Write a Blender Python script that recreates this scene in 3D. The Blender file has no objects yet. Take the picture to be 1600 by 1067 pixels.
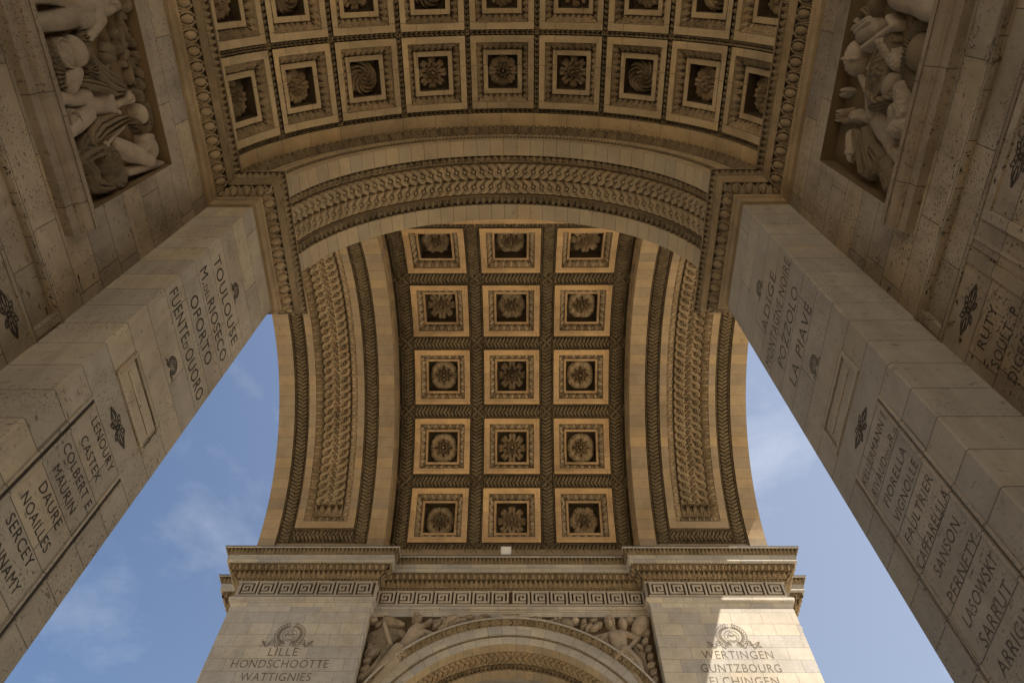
import bpy, math, random
import numpy as np
from math import radians, pi, sin, cos
rng = np.random.default_rng(7); random.seed(7)
SC = bpy.context.scene
COL = SC.collection

# ------------------------------------------------------------------ camera
CAM = np.array([0.4001, -6.3734, 1.65])
PITCH, YAW, ROLL, FPX = 1.08106, -0.025232, 0.019716, 1115.10
_f = np.array([cos(PITCH)*sin(YAW), cos(PITCH)*cos(YAW), sin(PITCH)])
_r0 = np.array([cos(YAW), -sin(YAW), 0.0]); _u0 = np.cross(_r0, _f)
_r = _r0*cos(ROLL)+_u0*sin(ROLL); _u = -_r0*sin(ROLL)+_u0*cos(ROLL)
cd = bpy.data.cameras.new('camera'); cam = bpy.data.objects.new('camera', cd); COL.objects.link(cam)
from mathutils import Matrix, Vector
cam.matrix_world = Matrix(((_r[0], _u[0], -_f[0], CAM[0]), (_r[1], _u[1], -_f[1], CAM[1]), (_r[2], _u[2], -_f[2], CAM[2]), (0, 0, 0, 1)))
cd.sensor_width = 36.0; cd.lens = FPX/1600*36.0; cd.clip_start = 0.05; cd.clip_end = 5000
SC.camera = cam

def on_plane(px, py, ax, val):          # a photo pixel -> the point of a wall plane it shows
    v = _f*FPX+_r*(px-800)+_u*(533.5-py); t = (val-CAM[ax])/v[ax]
    return CAM+t*v

# ------------------------------------------------------------------ world, sun, exposure
SUN_EL, SUN_ROT = radians(61.5), radians(143.5)
w = bpy.data.worlds.new('World'); SC.world = w; w.use_nodes = True
nt = w.node_tree; N = nt.nodes; LK = nt.links; N.clear()
wo = N.new('ShaderNodeOutputWorld'); bg = N.new('ShaderNodeBackground'); bg.inputs['Strength'].default_value = 0.061
sky = N.new('ShaderNodeTexSky'); sky.sky_type = 'NISHITA'; sky.sun_disc = False
sky.sun_elevation = SUN_EL; sky.sun_rotation = SUN_ROT; sky.air_density = 1.0; sky.dust_density = 1.2; sky.ozone_density = 1.6
tc = N.new('ShaderNodeTexCoord'); mp = N.new('ShaderNodeMapping'); mp.inputs['Scale'].default_value = (1.0, 1.0, 1.5)
mp.inputs['Location'].default_value = (0.35, 1.9, 0.1)
n1 = N.new('ShaderNodeTexNoise'); n1.inputs['Scale'].default_value = 2.4; n1.inputs['Detail'].default_value = 9; n1.inputs['Roughness'].default_value = 0.62; n1.inputs['Distortion'].default_value = 0.25
rp = N.new('ShaderNodeValToRGB'); rp.color_ramp.elements[0].position = 0.52; rp.color_ramp.elements[1].position = 0.80
rp.color_ramp.elements[0].color = (0, 0, 0, 1); rp.color_ramp.elements[1].color = (0.24, 0.24, 0.24, 1)
mx = N.new('ShaderNodeMix'); mx.data_type = 'RGBA'; mx.inputs['B'].default_value = (9.6, 9.7, 9.7, 1)
LK.new(tc.outputs['Generated'], mp.inputs['Vector']); LK.new(mp.outputs['Vector'], n1.inputs['Vector']); sx = N.new('ShaderNodeSeparateXYZ'); LK.new(tc.outputs['Generated'], sx.inputs[0]); LK.new(n1.outputs['Fac'], rp.inputs['Fac'])
ma = N.new('ShaderNodeMath'); ma.operation = 'MULTIPLY_ADD'; ma.inputs[1].default_value = 0.16; ma.inputs[2].default_value = 0.085; LK.new(sx.outputs['X'], ma.inputs[0])   # thin haze, thicker towards the sun
mb = N.new('ShaderNodeMath'); mb.operation = 'ADD'; mb.use_clamp = True; LK.new(ma.outputs[0], mb.inputs[0]); LK.new(rp.outputs['Color'], mb.inputs[1])
LK.new(mb.outputs[0], mx.inputs['Factor']); LK.new(sky.outputs['Color'], mx.inputs['A']); LK.new(mx.outputs['Result'], bg.inputs['Color']); LK.new(bg.outputs['Background'], wo.inputs['Surface'])
sd = bpy.data.lights.new('sun', 'SUN'); sd.energy = 5.0; sd.angle = radians(0.5); sd.color = (1.0, 0.95, 0.875)
so = bpy.data.objects.new('sun', sd); COL.objects.link(so)
sdir = Vector((cos(SUN_EL)*sin(SUN_ROT), cos(SUN_EL)*cos(SUN_ROT), sin(SUN_EL)))
so.rotation_euler = sdir.to_track_quat('Z', 'Y').to_euler(); so.location = (30, -40, 90)
vs = SC.view_settings; vs.view_transform = 'Standard'; vs.look = 'None'; vs.exposure = 1.38; vs.gamma = 1.0
SC.cycles.max_bounces = 10; SC.cycles.diffuse_bounces = 7; SC.cycles.use_denoising = True

# ------------------------------------------------------------------ materials
def stone(name, base, dark, rowh=0.0, brickw=1.3, tint=0.16, stain=0.5, pits=0.5, streak=0.3, bump=0.4, rough=0.85, joint=0.006, coarse=1.0, voff=0.0):
    m = bpy.data.materials.new(name); m.use_nodes = True
    nt = m.node_tree; N = nt.nodes; L = nt.links; N.clear()
    out = N.new('ShaderNodeOutputMaterial'); bs = N.new('ShaderNodeBsdfPrincipled'); bs.inputs['Roughness'].default_value = rough
    bs.inputs['Specular IOR Level'].default_value = 0.25
    L.new(bs.outputs[0], out.inputs[0])
    tc = N.new('ShaderNodeTexCoord'); oi = N.new('ShaderNodeObjectInfo')
    off = N.new('ShaderNodeVectorMath'); off.operation = 'SCALE'; off.inputs[0].default_value = (13.1, 7.7, 9.3)
    L.new(oi.outputs['Random'], off.inputs['Scale'])
    co = N.new('ShaderNodeVectorMath'); co.operation = 'ADD'; L.new(tc.outputs['Object'], co.inputs[0]); L.new(off.outputs[0], co.inputs[1])
    def noise(scale, detail=4, rough=0.6, sc=None, dist=0.0):
        n = N.new('ShaderNodeTexNoise'); n.inputs['Scale'].default_value = scale; n.inputs['Detail'].default_value = detail
        n.inputs['Roughness'].default_value = rough; n.inputs['Distortion'].default_value = dist
        v = co.outputs[0]
        if sc:
            mp = N.new('ShaderNodeMapping'); mp.inputs['Scale'].default_value = sc; L.new(v, mp.inputs['Vector']); v = mp.outputs[0]
        L.new(v, n.inputs['Vector']); return n.outputs['Fac']
    def ramp(v, a, b, lo=0.0, hi=1.0):
        r = N.new('ShaderNodeMapRange'); r.inputs['From Min'].default_value = a; r.inputs['From Max'].default_value = b
        r.inputs['To Min'].default_value = lo; r.inputs['To Max'].default_value = hi; r.clamp = True; L.new(v, r.inputs['Value']); return r.outputs[0]
    def mixc(fac, a, b, mode='MIX'):
        x = N.new('ShaderNodeMix'); x.data_type = 'RGBA'; x.blend_type = mode
        for k, v in (('Factor', fac), ('A', a), ('B', b)):
            if isinstance(v, (int, float)): x.inputs[k].default_value = v
            elif isinstance(v, tuple): x.inputs[k].default_value = (*v, 1)
            else: L.new(v, x.inputs[k])
        return x.outputs['Result']
    def mth(op, a, b):
        x = N.new('ShaderNodeMath'); x.operation = op
        for i, v in enumerate((a, b)):
            if isinstance(v, (int, float)): x.inputs[i].default_value = v
            else: L.new(v, x.inputs[i])
        return x.outputs[0]
    c = mixc(ramp(noise(0.55*coarse, 6, 0.65, None, 0.6), 0.42, 0.72, 0, stain), base, dark)
    c = mixc(ramp(noise(3.1*coarse, 8, 0.7), 0.35, 0.75, 0, 0.45), c, tuple(0.62*k for k in base))
    c = mixc(ramp(noise(1.1*coarse, 5, 0.6), 0.55, 0.8, 0, 0.5), c, (base[0]*1.12, base[1]*0.93, base[2]*0.68))
    if streak: c = mixc(ramp(noise(1.0, 6, 0.7, (2.6, 2.6, 0.25)), 0.5, 0.78, 0, streak), c, dark)
    hgt = noise(24, 6, 0.7)
    if pits:
        p = ramp(noise(8.0, 3, 0.55, (1.0, 1.0, 2.6)), 0.365, 0.325, 0, 1); q = ramp(noise(30.0, 2, 0.5, (1.0, 1.0, 1.6)), 0.40, 0.35, 0, 1)
        p2 = ramp(noise(0.8, 4, 0.6), 0.44, 0.60, 0.08, 1); p3 = ramp(noise(1.5, 4, 0.6), 0.46, 0.58, 0.05, 1)
        pp = mth('MULTIPLY', mth('MAXIMUM', mth('MULTIPLY', p, p2), mth('MULTIPLY', q, p3)), pits)
        c = mixc(pp, c, tuple(0.25*k for k in dark))
        hgt = mth('SUBTRACT', hgt, mth('MULTIPLY', pp, 1.2))
    if rowh > 0:
        br = N.new('ShaderNodeTexBrick'); br.inputs['Scale'].default_value = 1.0; br.inputs['Brick Width'].default_value = brickw
        br.inputs['Row Height'].default_value = rowh; br.inputs['Mortar Size'].default_value = joint; br.inputs['Mortar Smooth'].default_value = 0.25
        br.inputs['Color1'].default_value = (0, 0, 0, 1); br.inputs['Color2'].default_value = (1, 1, 1, 1); br.inputs['Mortar'].default_value = (0.5, 0.5, 0.5, 1)
        br.offset = 0.43; br.offset_frequency = 2; br.squash = 0.74; br.squash_frequency = 3
        mu = N.new('ShaderNodeMapping'); mu.inputs['Location'].default_value = (0.37, voff, 0); L.new(tc.outputs['UV'], mu.inputs['Vector']); L.new(mu.outputs[0], br.inputs['Vector'])
        sv = N.new('ShaderNodeSeparateColor'); L.new(br.outputs['Color'], sv.inputs[0])
        c = mixc(1.0, c, mixc(sv.outputs[0], (1-tint, 1-tint*0.92, 1-tint*0.75), (1+tint*0.9, 1+tint*0.55, 1-tint*0.35)), 'MULTIPLY')
        c = mixc(mth('MULTIPLY', br.outputs['Fac'], 0.8), c, tuple(0.3*k for k in dark))
        hgt = mth('SUBTRACT', hgt, mth('MULTIPLY', br.outputs['Fac'], 2.0))
    else:
        c = mixc(1.0, c, mixc(oi.outputs['Random'], (1-tint*.6,)*3, (1+tint*.6,)*3), 'MULTIPLY')
    c = mixc(1.0, c, mixc(oi.outputs['Random'], (0.93, 0.93, 0.92), (1.07, 1.06, 1.04)), 'MULTIPLY')
    L.new(c, bs.inputs['Base Color'])
    bp = N.new('ShaderNodeBump'); bp.inputs['Strength'].default_value = bump; bp.inputs['Distance'].default_value = 0.012
    L.new(hgt, bp.inputs['Height']); L.new(bp.outputs[0], bs.inputs['Normal'])
    return m

ZI = 13.588
M = {}
M['wall'] = stone('wall_stone', (0.37, 0.305, 0.23), (0.11, 0.078, 0.05), 0.494, 1.7, 0.16, 0.8, 1.0, 0.5, voff=0.27)
M['pale'] = stone('pale_stone', (0.44, 0.375, 0.285), (0.18, 0.137, 0.093), 0.494, 2.6, 0.12, 0.6, 0.75, 0.45, voff=0.27)
M['paler'] = stone('grey_pale_stone', (0.415, 0.36, 0.29), (0.19, 0.15, 0.11), 0.494, 2.6, 0.07, 0.5, 0.5, 0.45, voff=0.27)
M['pilaster'] = stone('pilaster_stone', (0.43, 0.393, 0.34), (0.23, 0.19, 0.145), 0.494, 1.1, 0.15, 0.55, 0.5, 0.35, voff=0.27)
M['voussoir'] = stone('voussoir_stone', (0.41, 0.325, 0.215), (0.19, 0.135, 0.08), 0.315, 60.0, 0.12, 0.45, 0.3, 0.1)
M['rib'] = stone('rib_stone', (0.34, 0.255, 0.16), (0.15, 0.10, 0.055), 0.46, 60.0, 0.18, 0.6, 0.4, 0.2)
M['carved'] = stone('carved_stone', (0.38, 0.285, 0.17), (0.13, 0.09, 0.05), 0, 1, 0.14, 0.6, 0.2, 0.2, 0.6, coarse=1.5)
M['grimy'] = stone('grimy_carved_stone', (0.215, 0.158, 0.088), (0.075, 0.054, 0.03), 0, 1, 0.14, 0.75, 0.0, 0.2, 0.7, coarse=2.2)
M['coffer'] = stone('coffer_stone', (0.52, 0.345, 0.18), (0.20, 0.13, 0.068), 0.63, 2.6, 0.12, 0.75, 0.35, 0.3, 0.4)
M['vaultlow'] = stone('passage_vault_stone', (0.48, 0.36, 0.21), (0.18, 0.13, 0.08), 0.79, 1.4, 0.12, 0.75, 0.35, 0.3, 0.4)
M['statue'] = stone('statue_stone', (0.33, 0.262, 0.185), (0.11, 0.078, 0.05), 0, 1, 0.12, 0.55, 0.25, 0.25, 0.5, coarse=1.6)
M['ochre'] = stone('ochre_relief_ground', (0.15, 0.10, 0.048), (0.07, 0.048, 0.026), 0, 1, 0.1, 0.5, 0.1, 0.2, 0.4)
M['brown'] = stone('brown_carved_stone', (0.29, 0.21, 0.12), (0.085, 0.058, 0.03), 0, 1, 0.14, 0.75, 0.0, 0.2, 0.7, coarse=2.0)
M['soot'] = stone('dark_ground_stone', (0.085, 0.058, 0.03), (0.03, 0.021, 0.012), 0, 1, 0.1, 0.6, 0, 0, 0.5, coarse=2.0)  # near-black colour for sunk carved grounds and coffer wells
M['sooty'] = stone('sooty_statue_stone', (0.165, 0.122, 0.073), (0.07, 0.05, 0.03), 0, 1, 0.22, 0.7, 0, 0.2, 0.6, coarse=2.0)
M['bloom'] = stone('rosette_stone', (0.34, 0.25, 0.145), (0.12, 0.082, 0.045), 0, 1, 0.16, 0.7, 0.0, 0.2, 0.6, coarse=2.5)
M['letter'] = stone('engraved_dark', (0.045, 0.036, 0.027), (0.13, 0.105, 0.078), 0, 1, 0, 0.4, 0, 0, 0.6, coarse=9.0)
M['letterpale'] = stone('engraved_brown', (0.12, 0.094, 0.068), (0.25, 0.205, 0.152), 0, 1, 0, 0.8, 0, 0, 0.6, coarse=9.0)
M['ground'] = stone('paving_stone', (0.50, 0.44, 0.35), (0.36, 0.31, 0.24), 0.6, 0.9, 0.1, 0.4, 0.2, 0, 0.4)
M['lead'] = stone('lead_flashing', (0.09, 0.08, 0.075), (0.05, 0.045, 0.04), 0, 1, 0.1, 0.4, 0, 0, 0.2)
M['sill'] = stone('weathered_moulding_stone', (0.30, 0.235, 0.165), (0.10, 0.07, 0.045), 0.494, 1.7, 0.12, 0.8, 0.6, 0.5)
M['lamp'] = stone('lamp_housing', (0.75, 0.73, 0.69), (0.35, 0.33, 0.30), 0, 1, 0.05, 0.3, 0, 0, 0.1, 0.5)

# ------------------------------------------------------------------ object helpers
def link(name, me, parent=None, mat=None):
    o = bpy.data.objects.new(name, me); COL.objects.link(o)
    if parent is not None: o.parent = parent
    if mat is not None and me is not None: me.materials.append(mat)
    return o
def empty(name, loc=(0, 0, 0), parent=None):
    o = bpy.data.objects.new(name, None); COL.objects.link(o); o.location = loc; o.empty_display_size = 0.3
    if parent is not None: o.parent = parent
    return o
def raw_mesh(name, V, F, UV=None, smooth=False, sharp=38):
    me = bpy.data.meshes.new(name); V = np.asarray(V, dtype=np.float32)
    F = [tuple(f) for f in F] if not isinstance(F, np.ndarray) else F
    if isinstance(F, np.ndarray):
        n, k = F.shape; me.vertices.add(len(V)); me.vertices.foreach_set('co', V.ravel())
        me.loops.add(n*k); me.loops.foreach_set('vertex_index', F.ravel().astype(np.int32)); me.polygons.add(n)
        me.polygons.foreach_set('loop_start', np.arange(0, n*k, k, dtype=np.int32))
        me.update(calc_edges=True)
        idx = F.ravel()
    else:
        me.from_pydata(V.tolist(), [], F); idx = np.array([i for f in F for i in f])
    uvl = me.uv_layers.new(name='UVMap')
    if UV is not None:
        UV = np.asarray(UV, dtype=np.float32)
        if len(UV) == len(V): UV = UV[idx]
        uvl.data.foreach_set('uv', UV.ravel())
    me.polygons.foreach_set('use_smooth', np.full(len(me.polygons), smooth))
    if smooth and sharp: me.set_sharp_from_angle(angle=radians(sharp))
    me.validate(); return me
def grid(name, P, UV, mat, parent=None, keep=None, sharp=38, smooth=True, orn=None, thr=0.2, ground='soot'):
    n, m = P.shape[:2]; I = np.arange(n*m).reshape(n, m)
    F = np.stack([I[:-1, :-1], I[1:, :-1], I[1:, 1:], I[:-1, 1:]], -1).reshape(-1, 4)
    V = P.reshape(-1, 3); U = UV.reshape(-1, 2); lowf = None
    if orn is not None: lowf = (orn[:-1, :-1]+orn[1:, :-1]+orn[1:, 1:]+orn[:-1, 1:]).ravel()/4 < thr   # the sunk ground of a carved band
    if keep is not None:
        k = keep.ravel(); kf = k[F].any(1); F = F[kf]; lowf = lowf[kf] if lowf is not None else None
        used = np.unique(F); mp = np.full(len(V), -1); mp[used] = np.arange(len(used)); V = V[used]; U = U[used]; F = mp[F]
    o = link(name, raw_mesh(name, V, F, U, smooth, sharp), parent, mat)
    if lowf is not None: two_tone(o, lowf, ground)
    return o
def two_tone(o, lowf, ground='soot'):                             # low faces of the carving take a darker colour than the raised leaves
    o.data.materials.append(M[ground]); o.data.polygons.foreach_set('material_index', lowf.astype(np.int32)); o.data.update()
class Poly:                                       # collects flat faces (3D) with UVs in metres
    def __init__(s): s.V = []; s.F = []; s.U = []
    def face(s, pts, uv=None):
        pts = [np.array(p, float) for p in pts]
        if uv is None:
            n = np.cross(pts[1]-pts[0], pts[2]-pts[0]); a = int(np.argmax(np.abs(n)))
            uv = [((p[1], p[2]) if a == 0 else (p[0], p[2]) if a == 1 else (p[0], p[1])) for p in pts]
        b = len(s.V); s.V += pts; s.F.append(tuple(range(b, b+len(pts)))); s.U += list(uv)
    def box(s, x0, x1, y0, y1, z0, z1, skip=''):
        q = {'-x': [(x0, y1, z0), (x0, y0, z0), (x0, y0, z1), (x0, y1, z1)], '+x': [(x1, y0, z0), (x1, y1, z0), (x1, y1, z1), (x1, y0, z1)],
             '-y': [(x0, y0, z0), (x1, y0, z0), (x1, y0, z1), (x0, y0, z1)], '+y': [(x1, y1, z0), (x0, y1, z0), (x0, y1, z1), (x1, y1, z1)],
             '-z': [(x0, y1, z0), (x1, y1, z0), (x1, y0, z0), (x0, y0, z0)], '+z': [(x0, y0, z1), (x1, y0, z1), (x1, y1, z1), (x0, y1, z1)]}
        for k, v in q.items():
            if k not in skip.split(): s.face(v)
    def build(s, name, mat, parent=None):
        return link(name, raw_mesh(name, s.V, s.F, s.U), parent, mat)

# ------------------------------------------------------------------ ornament height functions (s along, t across 0..1)
def per(s, p): return s/p-np.round(s/p)           # -.5 .. .5
def f_eggs(s, t, p):
    q = per(s, p)*2; e = np.sqrt((q/0.56)**2+((t-0.46)/0.44)**2)
    egg = np.sqrt(np.clip(1-e**2, 0, 1)); shell = np.exp(-((e-1.42)/0.16)**2)*0.62
    dart = np.clip(1-np.abs(np.abs(q)-1)/0.16, 0, 1)*np.clip(1.05-t, 0, 1)*0.7
    return np.maximum(np.maximum(egg, shell), dart)
def f_leaf(s, t, p):
    q = per(s, p)*2; q2 = per(s+p/2, p)*2
    def lf(q, t, w0):
        wd = w0*np.clip(1-np.clip((t-0.45)/0.55, 0, 1)**2.2, 0, 1)**0.6*(0.80+0.20*np.sin(pi*np.clip(t*1.3, 0, 1)))*(1+0.10*np.sin(t*24))
        k = np.clip(1-(np.abs(q)/np.maximum(wd, 1e-3))**2.6, 0, 1)
        return np.sqrt(k)*(0.70+0.30*t)-0.30*np.exp(-(q/0.10)**2)*(k > 0)-0.14*(0.5+0.5*np.cos(np.abs(q)*20-t*8))*(k > 0)
    return np.maximum(np.maximum(lf(q, t, 0.74), 0.6*lf(q2, np.clip(t*1.35-0.02, 0, 1.2), 0.30)), 0.55*(t < 0.10))
def f_bead(s, t, p):
    q = per(s, p)*2; e = (q/0.8)**2+((t-0.5)/0.45)**2
    return np.sqrt(np.clip(1-e, 0, 1))
def _hash(k): v = np.sin(k*12.9898)*43758.5453; return v-np.floor(v)
def f_laurel(s, t, p):                            # two rows of pointed leaves, herringbone
    a = np.abs(t-0.5)*2; sd = np.where(t > 0.5, 0.0, 0.37)
    ph = s/p-0.62*a+sd; n = np.floor(ph); k = 2*(ph-n)-1; r = _hash(n+17*(t > 0.5))
    wd = 0.86*np.sqrt(np.clip(1-a**2.6, 0, 1))*(0.82+0.18*r)
    h = np.sqrt(np.clip(1-(k/np.maximum(wd, 0.02))**2, 0, 1))*(0.65+0.35*r)
    h = h-0.3*np.exp(-((k+0.05)/0.16)**2)*(h > 0.3)
    berry = np.sqrt(np.clip(1-((a-0.93)/0.16)**2-((k-0.95)/0.35)**2, 0, 1))*0.6
    return np.maximum(np.clip(h, 0, 1), berry)
def f_herring(s, t, p):
    a = np.abs(t-0.5)*2; ph = s/p+0.55*a; n = np.floor(ph); k = 2*(ph-n)-1
    return np.sqrt(np.clip(1-(k/0.80)**2, 0, 1))*np.sqrt(np.clip(1-((a-0.5)/0.47)**2, 0, 1))*(0.8+0.2*_hash(n))
def f_rings(s, c, t, p, r0, r1, flip=1):          # running guilloche: a chain of rings, each passing over its neighbour above and under it below
    n0 = np.floor(s/p); best = np.full(np.broadcast(s, t).shape, -1.0)
    up = ((t-c)*flip > 0)
    ri, ro = r0*1.0, r1
    def prof(d):
        e = np.clip((d-ri)/(ro-ri), 0, 1); g_ = 0.74+0.26*np.abs(np.cos(e*pi*1.5))
        return np.where((d < ro) & (d > ri), g_*np.clip(np.minimum(e, 1-e)/0.10, 0, 1)**0.5, -1)
    hs = []
    for dn in (0, 1):
        dx = s-(n0+dn)*p; d = np.sqrt(dx**2+(t-c)**2); v = prof(d); tilt = 0.30*np.where(dn == 0, dx, -dx)/p*0
        hs.append((d, v+tilt))
    lo = np.where(up, 1, 0)
    top = np.where(up, hs[1][1], hs[0][1]); oth = np.where(up, hs[0][1], hs[1][1]); dt = np.where(up, hs[1][0], hs[0][0]); do = np.where(up, hs[0][0], hs[1][0])
    under = oth-0.55*np.clip(1-(dt-ro)/(0.5*(ro-ri)), 0, 1)      # a band dives before it passes below its neighbour
    best = np.where((dt < ro) & (dt > ri), top+0.18, np.where((do < ro) & (do > ri), np.maximum(under, 0.0), 0.0))
    dm = np.minimum(hs[0][0], hs[1][0]); re = ri*0.80
    best = np.where(dm < ri, np.where(dm < re, 0.62+0.45*np.sqrt(np.clip(1-(dm/re)**2, 0, 1)), 0.05), best)
    return np.clip(best, 0, 1.4)
def rosette(r, ph, kind):
    """r normalised 0..1 ; returns 0..1 height"""
    def ring(n, r0, r1, off=0.0, tw=0.0, z=1.0, split=0.0):
        a = ph+off+tw*r; q = np.abs(per(a, 2*pi/n))*2; u = np.clip((r-r0)/(r1-r0), 0, 1)
        w_ = 0.87*np.clip(1-(np.clip((u-0.55)/0.45, 0, 1))**3.2, 0, 1)**0.5*(1+0.05*np.sin(u*30))
        k = np.clip(1-(q/np.maximum(w_, 0.05))**4, 0, 1)
        body = np.sqrt(k)*(0.45+0.55*np.sin(pi*np.clip(0.12+0.8*u, 0, 1)))*(0.86+0.14*np.cos(q*14))
        return np.where((r > r0) & (r < r1), z*body-split*0.22*np.exp(-(q/0.10)**2)*(k > 0), 0)
    if kind == 0:
        h = np.maximum.reduce([ring(8, 0.44, 1.0, 0, 0, 0.60, 1), ring(8, 0.52, 0.92, pi/8, 0, 0.40), ring(8, 0.19, 0.46, pi/8, 0, 0.8)])
    elif kind == 1:
        h = np.maximum.reduce([ring(9, 0.3, 1.0, 0, 2.6, 0.78, 0.5), ring(7, 0.12, 0.36, 0, 2.0, 0.9)])
    elif kind == 2:
        h = np.maximum.reduce([ring(4, 0.50, 1.0, pi/4, 0, 0.58, 1), ring(4, 0.52, 0.96, 0, 0, 0.50, 1), ring(8, 0.34, 0.62, pi/8, 0, 0.66, 0.8), ring(8, 0.16, 0.36, 0, 0, 0.82)])
    elif kind == 3:
        h = np.maximum.reduce([ring(6, 0.46, 1.0, 0, 0, 0.60, 1), ring(6, 0.50, 0.90, pi/6, 0, 0.44), ring(6, 0.30, 0.56, pi/6, 0, 0.72, 0.8), ring(10, 0.16, 0.32, 0, 0, 0.85)])
    else:
        h = np.maximum.reduce([ring(8, 0.54, 1.0, 0, 0, 0.52, 1), ring(8, 0.34, 0.66, pi/8, 0, 0.70, 1), ring(8, 0.16, 0.36, 0, 0, 0.88)])
    torus = np.exp(-((r-0.215)/0.035)**2)*0.80
    return np.maximum.reduce([h, torus, np.sqrt(np.clip(1-(r/0.12)**2, 0, 1))*0.95])

# ------------------------------------------------------------------ surface maps: (a, b, h) -> xyz ; h is height towards the viewer
GA, GZ, RG, RC = 7.27, 21.99, 7.6, 8.2             # grand vault axis (y,z), rib radius, coffer-field radius
def cyl_x(R):                                       # a = x, b = arc length from the far springing
    def f(a, b, h): th = b/R; return np.stack([a+0*b, GA+(R-h)*np.cos(th), GZ+(R-h)*np.sin(th)], -1)
    return f
def cyl_y(R, zc, x0=0.0):                           # a = arc length from +x side, b = y
    def f(a, b, h): th = a/R; return np.stack([x0+(R-h)*np.cos(th), b+0*a, zc+(R-h)*np.sin(th)], -1)
    return f
def ring_y(zc, y0, sgn):                            # a = angle, b = radius ; on a plane y = y0, h towards sgn*y
    def f(a, b, h): return np.stack([b*np.cos(a), y0+sgn*h+0*a, zc+b*np.sin(a)], -1)
    return f
def field(name, smap, a, b, hf, mat, parent, uvf=None, sharp=38, keep=None, ground='soot'):
    A, B = np.meshgrid(np.asarray(a, float), np.asarray(b, float), indexing='ij'); H = hf(A, B) if callable(hf) else np.full_like(A, hf); orn = None
    if isinstance(H, tuple): H, orn = H
    UV = np.stack([A, B] if uvf is None else uvf(A, B), -1)
    return grid(name, smap(A, B, H), UV, mat, parent, keep(A, B) if keep else None, sharp, True, orn, 0.2, ground)
def lin(a, b, step): return np.linspace(a, b, max(2, int(round(abs(b-a)/step))+1))
def steps(*v, res=0.05, eps=0.0015):               # grid lines with doubled lines at inner step positions
    out = []
    for i in range(len(v)-1):
        a, b = v[i]+(eps if i else 0), v[i+1]-(eps if i < len(v)-2 else 0)
        out.append(lin(a, b, res))
    return np.concatenate(out)

def sweep(name, path, prof, mat, parent, horn=None, step=0.05, cap=False):
    """path: list of (x,y) wall corners walked so that the viewer side is to the LEFT; prof: samples (s out, z). horn(along, t)->height along the profile normal"""
    path = np.array(path, float); n = len(path); prof = np.array(prof, float)
    d = np.diff(path, axis=0); d /= np.linalg.norm(d, axis=1)[:, None]; nr = np.stack([-d[:, 1], d[:, 0]], 1)
    mit = np.zeros((n, 2)); mit[0] = nr[0]; mit[-1] = nr[-1]
    for i in range(1, n-1):
        m_ = nr[i-1]+nr[i]; mit[i] = m_/np.dot(m_, nr[i])
    tl = np.r_[0, np.cumsum(np.linalg.norm(np.diff(prof, axis=0), axis=1))]; tn = tl/tl[-1]
    tg = np.gradient(prof, axis=0); tg /= np.maximum(np.linalg.norm(tg, axis=1), 1e-9)[:, None]
    pn = np.stack([tg[:, 1], -tg[:, 0]], 1)          # outward normal (s, z): to the right of the upward profile
    Vs, Fs, Us, Ls = [], [], [], []; off = 0; along0 = 0.0
    for i in range(n-1):
        L = np.linalg.norm(path[i+1]-path[i]); k = max(2, int(L/step)+1) if horn else 2
        tt = np.linspace(0, 1, k)
        A0 = path[i][None]+prof[:, :1]*mit[i][None]; A1 = path[i+1][None]+prof[:, :1]*mit[i+1][None]
        P = A0[None]*(1-tt[:, None, None])+A1[None]*tt[:, None, None]
        Z = np.broadcast_to(prof[:, 1][None], (k, len(prof))).copy()
        al = ((P-path[i])@d[i]); S, T = al+0*Z, np.broadcast_to(tn[None], (k, len(prof)))
        if horn:
            H = horn(S-L/2, T); orn = None
            if isinstance(H, tuple): H, orn = H
            if orn is not None: Ls.append((orn[:-1, :-1]+orn[1:, :-1]+orn[1:, 1:]+orn[:-1, 1:]).ravel()/4 < 0.2)
            P = P+nr[i][None, None]*(H*pn[:, 0][None])[..., None]; Z = Z+H*pn[:, 1][None]
        V = np.concatenate([P, Z[..., None]], -1); I = np.arange(k*len(prof)).reshape(k, len(prof))+off
        Vs.append(V.reshape(-1, 3)); Fs.append(np.stack([I[:-1, :-1], I[1:, :-1], I[1:, 1:], I[:-1, 1:]], -1).reshape(-1, 4))
        Us.append(np.stack([S+along0, np.broadcast_to(tl[None], S.shape)], -1).reshape(-1, 2)); off += k*len(prof); along0 += L
    V = np.concatenate(Vs); F = np.concatenate(Fs); U = np.concatenate(Us)
    o = link(name, raw_mesh(name, V, F, U, True, 38), parent, mat)
    if Ls: two_tone(o, np.concatenate(Ls))
    return o
def curve_prof(pts, n=10, bul=0.0):                # resample a polyline and bulge it
    p = np.array(pts, float); d = np.r_[0, np.cumsum(np.linalg.norm(np.diff(p, axis=0), axis=1))]
    t = np.linspace(0, d[-1], n); q = np.stack([np.interp(t, d, p[:, 0]), np.interp(t, d, p[:, 1])], 1)
    if bul:
        e = p[-1]-p[0]; nrm = np.array([e[1], -e[0]])/np.linalg.norm(e); q += nrm*(bul*np.sin(pi*t/d[-1]))[:, None]
    return q

# ------------------------------------------------------------------ the ground (structure)
g = Poly(); g.face([(-3000, -3000, 0), (3000, -3000, 0), (3000, 3000, 0), (-3000, 3000, 0)])
gr = g.build('ground', M['ground']); gr['kind'] = 'structure'; gr['label'] = 'pale paving under and around the arch'

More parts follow.
